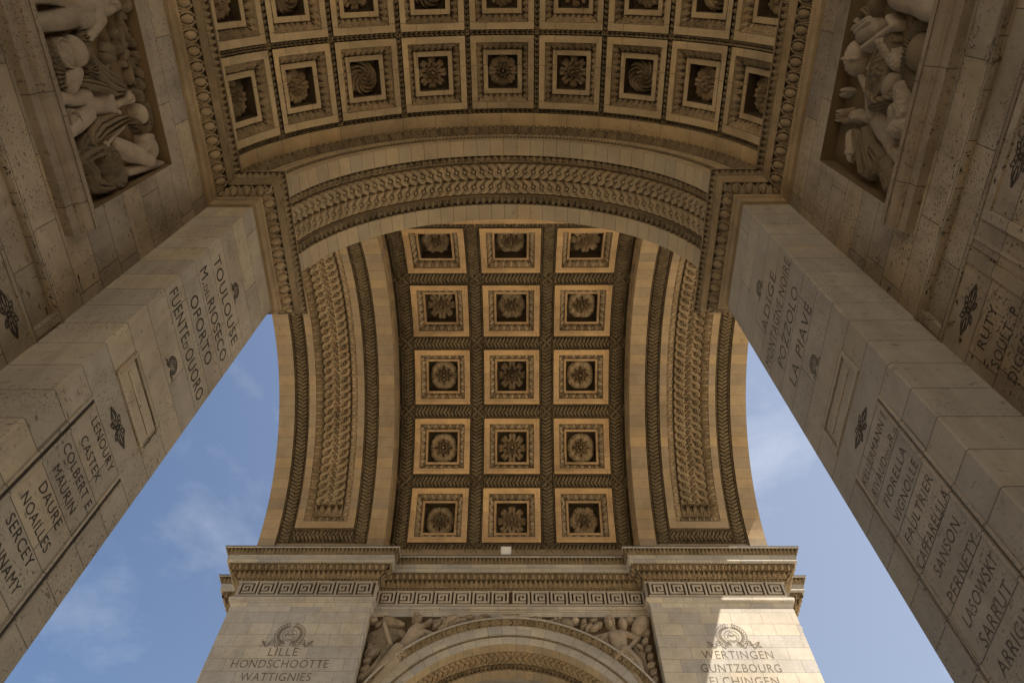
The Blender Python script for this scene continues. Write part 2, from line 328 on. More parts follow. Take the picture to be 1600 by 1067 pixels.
# ------------------------------------------------------------------ the monument
ARCH = empty('triumphal_arch'); ARCH['label'] = 'huge carved limestone triumphal arch seen from below inside its coffered side passage'; ARCH['category'] = 'monument'
T1, T2, WX, JX = -2.659, -0.726, 5.007, 4.22         # passage: return face, jamb outer edge, hall wall, jamb half width
HY = -12.4                                           # far end of the hall behind the camera
VZ, VR = 14.30, 5.0                                  # passage vault axis height and radius
AZ = 14.46                                           # passage arch centre height
GSPR = radians(8.0)

# ---- grand vault, ribs with guilloche panels
def lab(o, s): o['label'] = s; return o
XC, B0 = 7.85, radians(12.7)*RG
def build_rib(sg):
    bl = np.concatenate([lin(RG*radians(4.2), B0, 0.4)[:-1], B0+steps(0, 0.66, 0.97, 1.29, res=0.2)[:-1], lin(B0+1.29, RG*radians(176), 0.3)])
    cl = steps(-2.59, -1.9, -1.24, -0.93, -0.61, 0.61, 0.93, 1.24, 1.9, 2.6, res=0.4)
    def h(a, b):
        c = np.abs(a*sg-XC); k = np.maximum(c, 1.9-(b-B0))
        return np.select([k > 1.9, k > 1.24, k > 0.93, k > 0.61], [0.0, -0.125, 0.0, -0.03-0.2*(0.93-k)/0.32], -0.29)
    rib = field('vault_rib', cyl_x(RG), sg*(XC+cl), bl, h, M['rib'], ARCH)
    th1 = radians(122)*RG; sm = cyl_x(RG)
    for lo, hi in ((1.25, 1.89), (-1.89, -1.25)):
        def hl(a, b, lo=lo, hi=hi):
            t = ((a*sg-XC)-lo)/(hi-lo)
            o_ = np.where((t > 0.14) & (t < 0.86), f_laurel(b, (t-0.14)/0.72, 0.165), np.where(t < 0.13, f_bead(b, t/0.13, 0.10)*0.6, np.where(t > 0.87, f_bead(b, (t-0.87)/0.13, 0.10)*0.6, 0)))
            return -0.11+0.15*o_, o_
        field('leaf_border', sm, sg*(XC+lin(lo, hi, 0.028)), lin(B0+0.005, th1, 0.026), hl, M['grimy'], rib)
    def hb(a, b):
        t = (b-B0)/0.64
        o_ = np.where((t > 0.14) & (t < 0.86), f_laurel(a, (t-0.14)/0.72, 0.165), f_bead(a, np.where(t < 0.5, t/0.13, (t-0.87)/0.13), 0.10)*0.6)
        return -0.11+0.15*o_, o_
    field('leaf_border', sm, sg*(XC+lin(-1.25, 1.25, 0.032)), lin(B0+0.01, B0+0.65, 0.034), hb, M['grimy'], rib)
    for s2 in (-1, 1):
        def he(a, b, s2=s2):
            t = (0.93-np.abs(a*sg-XC))/0.32
            o_ = f_eggs(b, t, 0.30); return -0.045-0.2*t+0.12*o_, o_
        field('egg_moulding', sm, sg*(XC+s2*lin(0.62, 0.92, 0.03)), lin(B0+1.0, th1, 0.026), he, M['brown'], rib)
    def he2(a, b): t = (b-(B0+0.97))/0.32; o_ = f_eggs(a, t, 0.30); return -0.045-0.2*t+0.12*o_, o_
    field('egg_moulding', sm, sg*(XC+lin(-0.75, 0.75, 0.03)), lin(B0+0.98, B0+1.28, 0.03), he2, M['grimy'], rib)
    bs = B0+1.30
    def hg(a, b):
        t = a*sg-XC; h1 = f_rings(b, -0.36, t, 0.36, 0.065, 0.255, -1); h2 = f_rings(b+0.18, 0.0, t, 0.36, 0.065, 0.20); h3 = f_rings(b, 0.36, t, 0.36, 0.065, 0.255, -1)
        g_ = np.maximum(np.maximum(h1, h3), 0.92*h2)
        base = b-bs; lf = f_leaf(t, np.clip(base/0.5, 0, 1), 0.3)
        o_ = np.where(base < 0.5, np.clip(lf, 0, 2), g_); return -0.28+0.165*o_, o_
    field('guilloche_panel', sm, sg*(XC+lin(-0.60, 0.60, 0.018)), lin(bs, th1, 0.019), hg, M['brown'], rib)
    # outer and inner edge faces of the rib
    th = np.linspace(radians(4.2), radians(176), 80)
    for x, r2 in ((5.26, RC+0.05), (10.45, RG+1.6)):
        p = Poly()
        for i in range(79):
            pts = [(sg*x, GA+r*cos(q), GZ+r*sin(q)) for r, q in ((RG, th[i]), (r2, th[i]), (r2, th[i+1]), (RG, th[i+1]))]
            p.face(pts, [(0, RG*th[i]), (r2-RG, RG*th[i]), (r2-RG, RG*th[i+1]), (0, RG*th[i+1])])
        p.build('rib_edge', M['rib'], rib)
    return rib
for sg in (-1, 1):
    r_ = build_rib(sg)

PITCH_X = 3.15
grand = field('grand_vault', cyl_x(RC), lin(-5.25, 5.25, 0.7), np.concatenate([lin(RC*radians(2), RC*radians(13), 0.35)]), -0.002, M['rib'], ARCH)
for e0, e1 in ((-5.27, -5.13), (5.13, 5.27)): field('vault_margin', cyl_x(RC), [e0, e1], lin(RC*radians(10), RC*radians(123), 0.35), 0.0, M['rib'], grand)
field('vault_shell', cyl_x(RC), lin(-5.25, 5.25, 0.7), lin(RC*radians(122.6), RC*radians(177), 0.35), -0.002, M['coffer'], grand)
# lattice of leaf bands round the coffers
cell_b = RC*radians(22)
def lat_keep(a, b):
    u = np.abs(per(a, PITCH_X)*PITCH_X); v = np.abs(per(b-RC*radians(24), cell_b)*cell_b)
    return ((u > 1.23) | (v > 1.23) | (np.abs(a) > 4.45))
def lat_h(a, b):
    u = per(a-PITCH_X/2, PITCH_X)*PITCH_X; v = per(b-RC*radians(13), cell_b)*cell_b
    hw = 0.325
    def band(c, s):
        t = (c+hw)/(2*hw); inb = np.abs(c) < hw*0.72
        l = np.where(inb, f_laurel(s, np.clip((t-0.14)/0.72, 0, 1), 0.165), 0)
        e = np.abs(c)/hw; bead = np.where((e > 0.74) & (e < 0.97), f_bead(s, (e-0.74)/0.23, 0.10)*0.8, 0)
        return l+bead
    hv = band(u, b); hh = band(v, a)
    cross = (np.abs(u) < hw*0.74) & (np.abs(v) < hw*0.74)
    dia = np.exp(-((np.abs(u)-np.abs(v))/0.06)**4)*(0.75+0.25*np.cos((np.abs(u)+np.abs(v))*60))+0.35*np.exp(-((np.abs(u)+np.abs(v)-0.25)/0.03)**2)
    o_ = np.where(cross, dia, np.where(np.abs(u) < hw, hv, hh))
    return -0.10+0.15*o_, o_
field('leaf_lattice', cyl_x(RC), lin(-5.14, 5.14, 0.027), lin(RC*radians(12.0), RC*radians(122.7), 0.027), lat_h, M['grimy'], grand, keep=lat_keep)

def sq_lines(*br, res):                              # symmetric grid lines for square frames
    pos = steps(*br[::-1], res=res) if br[0] > br[-1] else steps(*br, res=res)
    return np.unique(np.round(np.concatenate([-pos, pos]), 5))
def top_x(R): return lambda a, b, h: np.stack([a, (R-h)*np.sin(b/R), (R-h)*np.cos(b/R)], -1)
def top_y(R): return lambda a, b, h: np.stack([(R-h)*np.sin(a/R), b, (R-h)*np.cos(a/R)], -1)
def make_coffer(kind, smap, su, sv, D, mats, origin, names, eggp, leafy):
    """D: break fractions (flat outer, ring outer, ring inner, well) and depths"""
    c1, c2, c3, d1, d2, d3 = D
    o = empty
    L_ = sq_lines(0.0, c3, c2, c1, 1.0, res=0.12)
    def ch(a, b): return np.maximum(np.abs(a/su), np.abs(b/sv))
    def h(a, b):
        c = ch(a, b)
        return np.select([c > c1, c > c2, c > c3], [0.015, -d1*0.5-0.07-(d2-d1*0.5)*(c1-c)/(c1-c2), -d2], -d3)
    root = field('vault_coffer', smap, L_*su, L_*sv, h, mats[0], ARCH, uvf=lambda a, b: (a, b+0.16))
    we = Poly(); m_ = c3*0.992; zb_ = -d3+0.004
    def sp(a, b, h): return tuple(smap(np.array(float(a)), np.array(float(b)), np.array(float(h))))
    for (a0, b0, a1, b1) in ((-1, -1, 1, -1), (1, -1, 1, 1), (1, 1, -1, 1), (-1, 1, -1, -1)):
        we.face([sp(a0*m_*su, b0*m_*sv, zb_), sp(a1*m_*su, b1*m_*sv, zb_), sp(a1*m_*su, b1*m_*sv, -d2-0.012), sp(a0*m_*su, b0*m_*sv, -d2-0.012)])
    we.face([sp(a*m_*su, b*m_*sv, zb_) for a, b in ((-1, -1), (1, -1), (1, 1), (-1, 1))]); we.build('coffer_well', M['soot'], root)  # well sides and back get one near-black colour
    # carved ring: four mitred sides
    for k in range(4):
        n = int(2*c1*max(su, sv)/0.028); t = np.linspace(0, 1, 9); s = np.linspace(-1, 1, n)
        S, T = np.meshgrid(s, t, indexing='ij'); c = c1-0.01-(c1-c2-0.02)*T; al = S*c
        if k % 2 == 0: a, b = al*su, (1 if k == 0 else -1)*c*sv; along = al*su
        else: a, b = (1 if k == 1 else -1)*c*su, al*sv; along = al*sv
        orn = (f_leaf(along, T, eggp) if leafy else f_eggs(along, T, eggp))
        H = -d1*0.5-(d2-d1*0.5)*T-(0.035 if leafy else 0.05)+(0.085 if leafy else 0.13)*np.clip(orn, 0, 2)
        grid('leaf_moulding' if leafy else 'egg_moulding', smap(a, b, H), np.stack([a, b], -1), mats[1], root, orn=orn, thr=0.25)
    rr = np.linspace(0.0, 1.0, 44); ph = np.linspace(0, 2*pi, 145)
    Rr, Ph = np.meshgrid(rr, ph, indexing='ij'); a = Rr*np.cos(Ph)*c3*su*0.99; b = Rr*np.sin(Ph)*c3*sv*0.99
    H = -d3+(d3-d2)*1.0*rosette(Rr, Ph, kind)
    H = np.where(Rr > 0.995, -d3, H)
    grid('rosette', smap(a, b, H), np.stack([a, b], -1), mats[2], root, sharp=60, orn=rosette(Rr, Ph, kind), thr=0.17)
    return root
def copy_tree(o, parent):
    c = o.copy(); COL.objects.link(c); c.parent = parent
    for ch in list(o.children): copy_tree(ch, c)
    return c
used = set()
def place(proto, loc, rot):
    o = proto
    if proto.name in used: o = copy_tree(proto, ARCH)
    used.add(proto.name); o.location = loc; o.rotation_euler = rot; o['group'] = proto['group']
    return o
GD = (0.80, 0.615, 0.535, 0.06, 0.24, 0.72)
gk = {k: make_coffer(k, top_x(RC), 1.25, 1.25, GD, (M['coffer'], M['carved'], M['bloom']), None, None, 0.33, False) for k in (2, 3, 4)}
for p in gk.values(): p['group'] = 'large coffers of the grand vault'
kinds = [[2, 4, 3], [2, 4, 2], [2, 4, 2], [4, 3, 2], [3, 2, 4]]
for r in range(5):
    for c in range(3):
        place(gk[kinds[r][c]], ((c-1)*PITCH_X, GA, GZ), (radians(24+22*r-90), 0, 0))

# ---- passage vault: small coffers between ropes of leaves
DTH, DY, Y0 = radians(18.15), 1.73, -3.21
su, sv = DTH*VR/2-0.062, DY/2-0.062
pk = {k: make_coffer(k, top_y(VR), su, sv, (0.82, 0.60, 0.465, 0.05, 0.13, 0.40), (M['vaultlow'], M['brown'], M['bloom']), None, None, 0.135, True) for k in (0, 1, 4)}
for p in pk.values(): p['group'] = 'small coffers of the passage vault'
pkinds = [[4, 0, 1, 4, 0, 4, 1, 0, 4], [0, 1, 4, 1, 0, 4, 0, 1, 0]]
for r in range(2):
    for c in range(9):
        th = pi/2+DTH*(4-c)
        place(pk[pkinds[r][c]], (0, Y0-DY*(r+0.5), VZ), (0, pi/2-th, 0))
for c in range(9):                                   # the first row of the opposite passage
    th = pi/2+DTH*(4-c)
    if 2 <= c <= 6: place(pk[4 if c % 2 else 0], (0, 17.45+0.62+DY*0.5, VZ), (0, pi/2-th, 0))
pv = field('passage_vault', cyl_y(VR, VZ), lin(0, pi*VR, 0.2), lin(T1, Y0+0.05, 0.3), 0.0, M['vaultlow'], ARCH, uvf=lambda a, b: (b, a))
field('vault_shell', cyl_y(VR, VZ), lin(0, pi*VR, 0.2), lin(Y0-2*DY-0.05, HY, 0.6), 0.0, M['vaultlow'], pv, uvf=lambda a, b: (b, a))
for e0, e1 in ((0, pi/2-DTH*4.5), (pi/2+DTH*4.5, pi)):
    field('vault_shell', cyl_y(VR, VZ), lin(e0*VR, e1*VR, 0.2), lin(Y0, Y0-2*DY, 0.6), 0.0, M['vaultlow'], pv, uvf=lambda a, b: (b, a))
def rope(c, s): o_ = f_herring(s, c, 0.115); return -0.075+0.10*o_, o_
for k in range(-4, 6):
    a0 = (pi/2+DTH*(k-0.5))*VR
    field('rope_moulding', cyl_y(VR, VZ), lin(a0-0.06, a0+0.06, 0.012), lin(Y0+0.06, Y0-2*DY-0.06, 0.018), lambda a, b, a0=a0: rope((a-a0+0.06)/0.12, b), M['grimy'], pv)
for k in range(3):
    b0 = Y0-DY*k
    field('rope_moulding', cyl_y(VR, VZ), lin((pi/2-DTH*4.5)*VR, (pi/2+DTH*4.5)*VR, 0.018), lin(b0-0.06, b0+0.06, 0.012), lambda a, b, b0=b0: rope((b-b0+0.06)/0.12, a), M['grimy'], pv)

# ---- the passage arch: soffit with guilloche, leaf bands; front archivolt towards the passage
def arch_soffit(name, R, zc, ya, yb, bands, parent, th=(0, pi), mat='voussoir'):
    """bands: (plain end, leaf end, guilloche end, leaf end) measured from ya towards yb"""
    sgn = 1 if yb > ya else -1; Lh = abs(yb-ya); p1, l1, g1, l2 = bands
    sm = cyl_y(R, zc); al = lin(th[0]*R, th[1]*R, 0.12)
    bb = steps(0, p1, l2, Lh, res=0.4); bb = ya+sgn*bb
    def h(a, b): k = (b-ya)*sgn; return np.where((k > p1) & (k < l2), -0.11, 0.0)
    o = field(name, sm, al, bb, h, M[mat], parent, uvf=lambda a, b: (b, a))
    lo = lin(th[0]*R+0.02, th[1]*R-0.02, 0.02)
    def leaf(x0, x1, flip):
        def hl(a, b):
            t = ((b-ya)*sgn-x0)/(x1-x0); t = 1-t if flip else t
            o_ = np.clip(f_leaf(a, np.clip(t, 0, 1), 0.155), 0, 2); return -0.085+0.105*o_, o_
        field('leaf_band', sm, lo, ya+sgn*lin(x0, x1, 0.016), hl, M['grimy'], o)
    if l1 > p1+0.02: leaf(p1+0.004, l1, True)
    if l2 > g1+0.02: leaf(g1, l2-0.004, False)
    W_ = g1-l1; mid = (l1+g1)/2; s0 = pi*R/2; P_ = 0.205
    def hg(a, b):
        t = (b-ya)*sgn-mid; s = np.abs(a-s0)
        q = W_*0.215; r1 = W_*0.205; r0 = r1*0.32
        g_ = np.maximum(f_rings(s-P_*0.5, -q, t, P_, r0, r1, -1), f_rings(s-P_*0.5, q, t, P_, r0, r1, 1))
        k = per(s-P_*0.3, P_)*P_; rr = np.sqrt((k+0.045)**2+t**2); an = np.arctan2(t, k+0.045)
        fan = np.where((rr < W_*0.12) & (np.abs(an) < 0.95) & (g_ <= 0.05), 0.35+0.35*np.abs(np.cos(an*5)), 0)
        edge = np.where(np.abs(t) > W_*0.465, 0.5, 0)
        o_ = np.maximum(np.maximum(g_, fan), edge); return -0.105+0.10*o_, o_
    field('guilloche_band', sm, lin(th[0]*R+0.02, th[1]*R-0.02, 0.0135), ya+sgn*lin(l1, g1, 0.0125), hg, M['carved'], o, ground='brown')
    return o
pa = arch_soffit('passage_arch', JX, AZ, T1, T2, (0.36, 0.50, 1.36, 1.555), ARCH)
# ring of the arch towards the hall, with bead and leaf mouldings under the vault
rv = steps(JX, 4.40, 4.56, 4.66, 5.10, res=0.3)
field('archivolt', ring_y(AZ, T1, -1), lin(0, pi, 0.03), rv, lambda a, b: np.where(b > 4.66, 0.06, np.where(b > 4.56, 0.035, np.where(b > 4.40, 0.0, 0.0))), M['voussoir'], pa, uvf=lambda a, b: (b, a*JX))
field('bead_moulding', ring_y(AZ, T1, -1), lin(0.03, pi-0.03, 0.0044), lin(4.44, 4.55, 0.014), lambda a, b: (-0.005+0.05*f_bead(a*4.5, (b-4.44)/0.11, 0.085), f_bead(a*4.5, (b-4.44)/0.11, 0.085)), M['grimy'], pa)
field('leaf_moulding', ring_y(VZ, T1-0.05, -1), lin(0.04, pi-0.04, 0.0046), lin(4.80, 5.0, 0.014), lambda a, b: (-0.02+0.16*((b-4.80)/0.2)+0.085*f_eggs(a*4.9, (b-4.80)/0.2, 0.17), f_eggs(a*4.9, (b-4.80)/0.2, 0.17)), M['grimy'], pa)
p = Poly()
for sg in (-1, 1):
    p.face([(sg*JX, T1, 13.9), (sg*WX, T1, 13.9), (sg*WX, T1, 14.6), (sg*JX, T1, 14.6)])
    p.face([(sg*JX, T1, 13.9), (sg*JX, T2, 13.9), (sg*JX, T2, AZ), (sg*JX, T1, AZ)])
p.build('springer', M['voussoir'], pa)

# ---- walls
def arch_wall(P, y, hw, r, zc, z0, ztop, jamb=None, n=48):
    th = np.linspace(pi, 0, n+1); j = jamb if jamb is not None else r
    for i in range(n):
        x0, x1 = r*cos(th[i]), r*cos(th[i+1]); za, zb = zc+r*sin(th[i]), zc+r*sin(th[i+1])
        P.face([(x0, y, za), (x1, y, zb), (x1, y, ztop), (x0, y, ztop)])
    for s in (-1, 1): P.face([(s*j, y, z0), (s*hw, y, z0), (s*hw, y, ztop), (s*j, y, ztop)])
jambs, halls = {}, {}
RZ0, RZ1, RY1, RY0, RDEP = 9.95, 12.68, -3.63, -8.2, 0.21     # relief recess in the hall wall
for sg in (-1, 1):
    p = Poly()
    x = sg*JX; zz = np.concatenate([[0, 2.5], np.arange(2.6, 13.91, 0.06)])
    ff = 0.012+0.010*rng.random(len(zz))+0.05*np.clip(rng.random(len(zz))-0.86, 0, 1)/0.14*rng.random(len(zz)); ff = np.convolve(np.pad(ff, 1, 'edge'), [0.25, 0.5, 0.25], 'valid')
    for i in range(len(zz)-1):
        za, zb, fa, fb_ = zz[i], zz[i+1], ff[i], ff[i+1]
        p.face([(x, T1+fa, za), (x, T2, za), (x, T2, zb), (x, T1+fb_, zb)], [(T1+fa, za), (T2, za), (T2, zb), (T1+fb_, zb)])
        p.face([(x+sg*fa, T1, za), (x, T1+fa, za), (x, T1+fb_, zb), (x+sg*fb_, T1, zb)], [(T1, za), (T1+fa, za), (T1+fb_, zb), (T1, zb)])
        p.face([(x+sg*fa, T1, za), (sg*WX, T1, za), (sg*WX, T1, zb), (x+sg*fb_, T1, zb)], [(0.3, za), (0.32, za), (0.32, zb), (0.3, zb)])
    p.face([(x, T2, 0), (sg*5.15, T2, 0), (sg*5.15, T2, 13.9), (x, T2, 13.9)])
    jambs[sg] = lab(p.build('jamb', M['pale' if sg < 0 else 'paler'], ARCH), 'tall pale jamb carved with ' + ('TOULOUSE and OPORTO' if sg < 0 else 'ADIGE and POZZOLO'))
    p = Poly(); X = sg*WX
    def wq(y0, y1, z0, z1): p.face([(X, y0, z0), (X, y1, z0), (X, y1, z1), (X, y0, z1)])
    wq(HY, T1, RZ1, VZ); wq(RY1, T1, RZ0, RZ1); wq(HY, RY0, RZ0, RZ1)
    # lower panels: a sunk strip and moulded name panels
    wq(HY, T1, 9.16, RZ0); wq(HY, T1, 0, 4.2)
    XR = X+sg*0.07                                       # sunk strip between 8.66 and 9.08
    def dq(pts): p.face(pts)
    dq([(XR, HY, 8.62), (XR, -2.78, 8.62), (XR, -2.78, 9.10), (XR, HY, 9.10)])
    dq([(X, HY, 9.16), (X, T1, 9.16), (X, T1, 9.10), (X, HY, 9.10)])
    dq([(X, HY, 9.10), (X, -2.78, 9.10), (XR, -2.78, 9.10), (XR, HY, 9.10)])
    dq([(X, -2.78, 8.62), (X, T1, 8.62), (X, T1, 9.10), (X, -2.78, 9.10)])
    dq([(X, -2.78, 8.62), (XR, -2.78, 8.62), (XR, -2.78, 9.10), (X, -2.78, 9.10)])
    dq([(X, HY, 8.62), (X, -2.78, 8.62), (XR, -2.78, 8.62), (XR, HY, 8.62)])
    wq(HY, T1, 4.2, 8.62)
    halls[sg] = p.build('passage_wall', M['wall'], ARCH)
    # mouldings of the sunk strip and the name panels
    def bar(name, y0, y1, z0, z1, d=0.035, mat='wall'):
        q = Poly(); xx = sorted((X+sg*0.03, X-sg*d)); q.box(xx[0], xx[1], y0, y1, z0, z1)
        o = q.build(name, M[mat], halls[sg]); b = o.modifiers.new('edge', 'BEVEL'); b.width = 0.014; b.segments = 2; return o
    bar('frame_moulding', -9.5, -2.665, 9.085, 9.165, 0.03); bar('frame_moulding', -2.80, -2.70, 8.62, 9.085, 0.026); bar('frame_moulding', -9.5, -2.665, 8.57, 8.63, 0.022)
    for (ya, yb, za) in ((-3.74, -3.62, 8.55), (-5.9, -4.13, 8.54)):
        if ya == -3.74: bar('frame_moulding', ya, yb, 4.6, za, 0.024); bar('frame_moulding', -3.90, -3.86, 4.6, 8.57, 0.012)
        else:
            bar('frame_moulding', yb-0.05, yb+0.05, 4.6, za, 0.024); bar('frame_moulding', ya, yb-0.05, za-0.10, za, 0.024)
    # sill moulding below the relief
    path = [(X, RY0), (X, -3.53)] if sg > 0 else [(X, -3.53), (X, RY0)]
    prof = [(-0.05, 9.67), (0.11, 9.67), (0.115, 9.69), (0.118, 9.80), (0.145, 9.805), (0.15, 9.83), (0.185, 9.84), (0.205, 9.865), (0.215, 9.90), (0.212, 9.925), (0.235, 9.935), (0.245, 9.96), (0.245, 10.0), (-0.05, 10.01)]
    sill = sweep('sill_moulding', path, prof, M['sill'], halls[sg])
    q = Poly(); q.face([(X-sg*s_, -3.53, z_) for s_, z_ in prof]); q.build('sill_end', M['sill'], halls[sg])
    # relief recess
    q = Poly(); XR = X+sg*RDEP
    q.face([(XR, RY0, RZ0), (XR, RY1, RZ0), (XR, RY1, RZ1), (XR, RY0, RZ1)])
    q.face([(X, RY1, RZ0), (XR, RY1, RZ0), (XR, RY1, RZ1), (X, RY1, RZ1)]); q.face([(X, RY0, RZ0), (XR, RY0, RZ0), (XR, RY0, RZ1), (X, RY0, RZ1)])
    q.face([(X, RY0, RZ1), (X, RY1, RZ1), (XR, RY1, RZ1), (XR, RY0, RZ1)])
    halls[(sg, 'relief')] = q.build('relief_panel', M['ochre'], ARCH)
    lab(halls[(sg, 'relief')], 'trophy relief of ' + ('nude warriors, helmets and a laurel branch' if sg < 0 else 'shields, bound captive and banners'))
# end of the hall behind the camera, outer faces and top of the monument
core = Poly()
arch_wall(core, HY, WX, JX, AZ, 0, 20.5, JX); arch_wall(core, -15.8, 11, JX, AZ, 0, 45, JX)
arch_wall(core, T2, 5.15, JX, AZ, 13.9, 23.4, JX)
for s in (-1, 1):
    core.face([(s*JX, HY, 0), (s*JX, -15.8, 0), (s*JX, -15.8, AZ), (s*JX, HY, AZ)])
    core.face([(s*WX, 16.9, 0), (s*WX, 26.6, 0), (s*WX, 26.6, VZ), (s*WX, 16.9, VZ)])
    core.face([(s*JX, 26.6, 0), (s*JX, 30.4, 0), (s*JX, 30.4, AZ), (s*JX, 26.6, AZ)])
    core.face([(s*4.75, 15.05, 0), (s*4.75, 16.9, 0), (s*4.75, 16.9, 14.25), (s*4.75, 15.05, 14.25)])
    for ya, yb in ((-15.8, -0.3), (14.86, 30.4)): core.face([(s*10.452, ya, 0), (s*10.452, yb, 0), (s*10.452, yb, 45), (s*10.452, ya, 45)])
    th = np.linspace(0, pi, 41); 
    for i in range(40):
        a, b = th[i], th[i+1]; r = RG+0.01
        core.face([(s*10.452, GA+r*cos(a), GZ+r*sin(a)), (s*10.452, GA+r*cos(b), GZ+r*sin(b)), (s*10.452, GA+r*cos(b), 45), (s*10.452, GA+r*cos(a), 45)])
arch_wall(core, 30.4, 11, JX, AZ, 0, 45, JX); arch_wall(core, 26.6, WX, JX, AZ, 0, 20.5, JX); arch_wall(core, 16.9, WX, 4.75, 14.25, 0, 20.5, 4.75)
core.face([(-11, -15.8, 45), (11, -15.8, 45), (11, 30.4, 45), (-11, 30.4, 45)])
th = np.linspace(0, pi, 41)
for i in range(40):
    a, b = th[i], th[i+1]
    for (y0, y1, r, zc) in ((HY, -15.8, JX, AZ), (26.6, 30.4, JX, AZ), (17.4, 18.07, VR, VZ), (18.07+DY-0.02, 26.6, VR, VZ), (16.9, 17.4, VR, VZ)):
        core.face([(r*cos(a), y0, zc+r*sin(a)), (r*cos(b), y0, zc+r*sin(b)), (r*cos(b), y1, zc+r*sin(b)), (r*cos(a), y1, zc+r*sin(a))])
for (a, b) in ((0, pi/2-DTH*2.5), (pi/2+DTH*2.5, pi)):
    t2 = np.linspace(a, b, 12)
    for i in range(11):
        core.face([(VR*cos(q), y, VZ+VR*sin(q)) for q, y in ((t2[i], 18.0), (t2[i+1], 18.0), (t2[i+1], 18.07+DY), (t2[i], 18.07+DY))])
# projecting end blocks behind the pilasters
for s in (-1, 1):
    for ya, yb in ((16.1, 30.4), (-15.8, -1.5)): core.box(min(s*10.3, s*10.92), max(s*10.3, s*10.92), ya, yb, 0, 22.4)
core.build('pier_core', M['pilaster'], ARCH)

# ---- impost cornice of the passage (egg-and-dart below, leaf moulding above)
def impost(sg):
    X = lambda v: sg*v
    pts = [(X(6.2), T2), (X(JX), T2), (X(JX), T1), (X(WX), T1), (X(WX), -9.5)]
    if sg > 0: pts = pts[::-1]
    base = [(-0.02, ZI), (0.055, ZI+0.0), (0.07, ZI+0.03), (0.085, ZI+0.10), (0.075, ZI+0.125), (0.11, ZI+0.14), (0.115, ZI+0.17), (0.125, ZI+0.18)]
    c = sweep('impost_cornice', pts, base, M['brown'], ARCH)
    sweep('fillet', pts, [(0.265, ZI+0.41), (0.285, ZI+0.413), (0.285, ZI+0.445), (0.30, ZI+0.45), (0.31, ZI+0.475), (0.335, ZI+0.485), (0.335, ZI+0.52), (0.355, ZI+0.53)], M['brown'], c)
    sweep('fillet', pts, [(0.435, ZI+0.655), (0.445, ZI+0.656), (0.445, ZI+0.69), (-0.1, ZI+0.70)], M['brown'], c)
    sweep('egg_moulding', pts, curve_prof([(0.125, ZI+0.18), (0.265, ZI+0.41)], 15, 0.035), M['brown'], c, lambda s, t: (0.065*f_eggs(s, t, 0.235)-0.035, f_eggs(s, t, 0.235)), 0.016)
    sweep('leaf_moulding', pts, curve_prof([(0.355, ZI+0.53), (0.435, ZI+0.655)], 9, -0.01), M['grimy'], c, lambda s, t: (0.06*np.clip(f_leaf(s, t, 0.105), 0, 2)-0.03, f_leaf(s, t, 0.105)), 0.014)
    return c
for sg in (-1, 1): impost(sg)

# ---- far pier: pilasters, entablature, archivolt
D, RECY = 14.577, 15.08
PIL = {}
for sg in (-1, 1):
    p = Poly(); xa, xb = sorted((sg*5.15, sg*10.35)); p.box(xa, xb, D, 16.3, 0, 20.30, '-z +z')
    PIL[sg] = lab(p.build('pilaster', M['pilaster'], ARCH), 'broad pilaster carved with a wreath above ' + ('LILLE' if sg < 0 else 'WERTINGEN'))
    p = Poly(); xa, xb = sorted((sg*5.15, sg*10.35)); p.box(xa, xb, -1.6, -0.04, 0, 20.30, '-z +z'); p.build('pilaster', M['pilaster'], ARCH)
p = Poly(); arch_wall(p, RECY, 5.16, 5.05, 14.25, 0, 23.3, 5.05); inner = p.build('arch_wall', M['pilaster'], ARCH)
def cornice(pts, parent_name='entablature', detail=True):
    c = sweep(parent_name, pts, [(-0.05, 20.22), (0.0, 20.22), (0.012, 20.30), (0.05, 20.40), (0.06, 20.44), (0.13, 20.455), (0.135, 20.575), (0.06, 20.60), (0.045, 20.64), (0.02, 20.66), (0.02, 21.36), (0.06, 21.37), (0.07, 21.39)], M['pilaster'], ARCH)
    sweep('fillet', pts, [(0.52, 21.86), (0.60, 21.865), (0.605, 21.90), (0.62, 21.91), (0.62, 22.16), (0.64, 22.165), (0.645, 22.185)], M['pilaster'], c)
    sweep('fillet', pts, [(0.79, 22.40), (0.81, 22.405), (0.815, 22.455)], M['pilaster'], c)
    sweep('lead_flashing', pts, [(0.828, 22.455), (0.83, 22.49), (-0.2, 22.50)], M['lead'], c)
    st = 0.03 if detail else 0.3
    sweep('bead_moulding', pts, curve_prof([(0.07, 21.39), (0.13, 21.475)], 8), M['grimy'], c, (lambda s, t: (0.075*f_bead(s, t, 0.15)-0.02, f_bead(s, t, 0.15)+0.5*(np.abs(per(s+0.075, 0.15)) < 0.12))) if detail else None, 0.02)
    sweep('leaf_cornice', pts, curve_prof([(0.13, 21.475), (0.22, 21.60), (0.40, 21.74), (0.52, 21.86)], 30, 0.03), M['brown'], c, (lambda s, t: (lambda o_: (0.11*o_-0.01, o_))(np.where(t < 0.52, np.clip(f_leaf(s, np.clip(t/0.52, 0, 1), 0.19), 0, 2), f_eggs(s+0.1, np.clip((t-0.52)/0.48, 0, 1), 0.25)))) if detail else None, 0.024)
    sweep('leaf_moulding', pts, curve_prof([(0.645, 22.185), (0.70, 22.27), (0.79, 22.40)], 12, -0.015), M['grimy'], c, (lambda s, t: (0.085*np.clip(f_leaf(s, t, 0.15), 0, 2)-0.03, f_leaf(s, t, 0.15))) if detail else None, 0.02)
    return c
ent = cornice([(10.35, 17.2), (10.35, D), (5.15, D), (5.15, RECY), (-5.15, RECY), (-5.15, D), (-10.35, D), (-10.35, 17.2)])
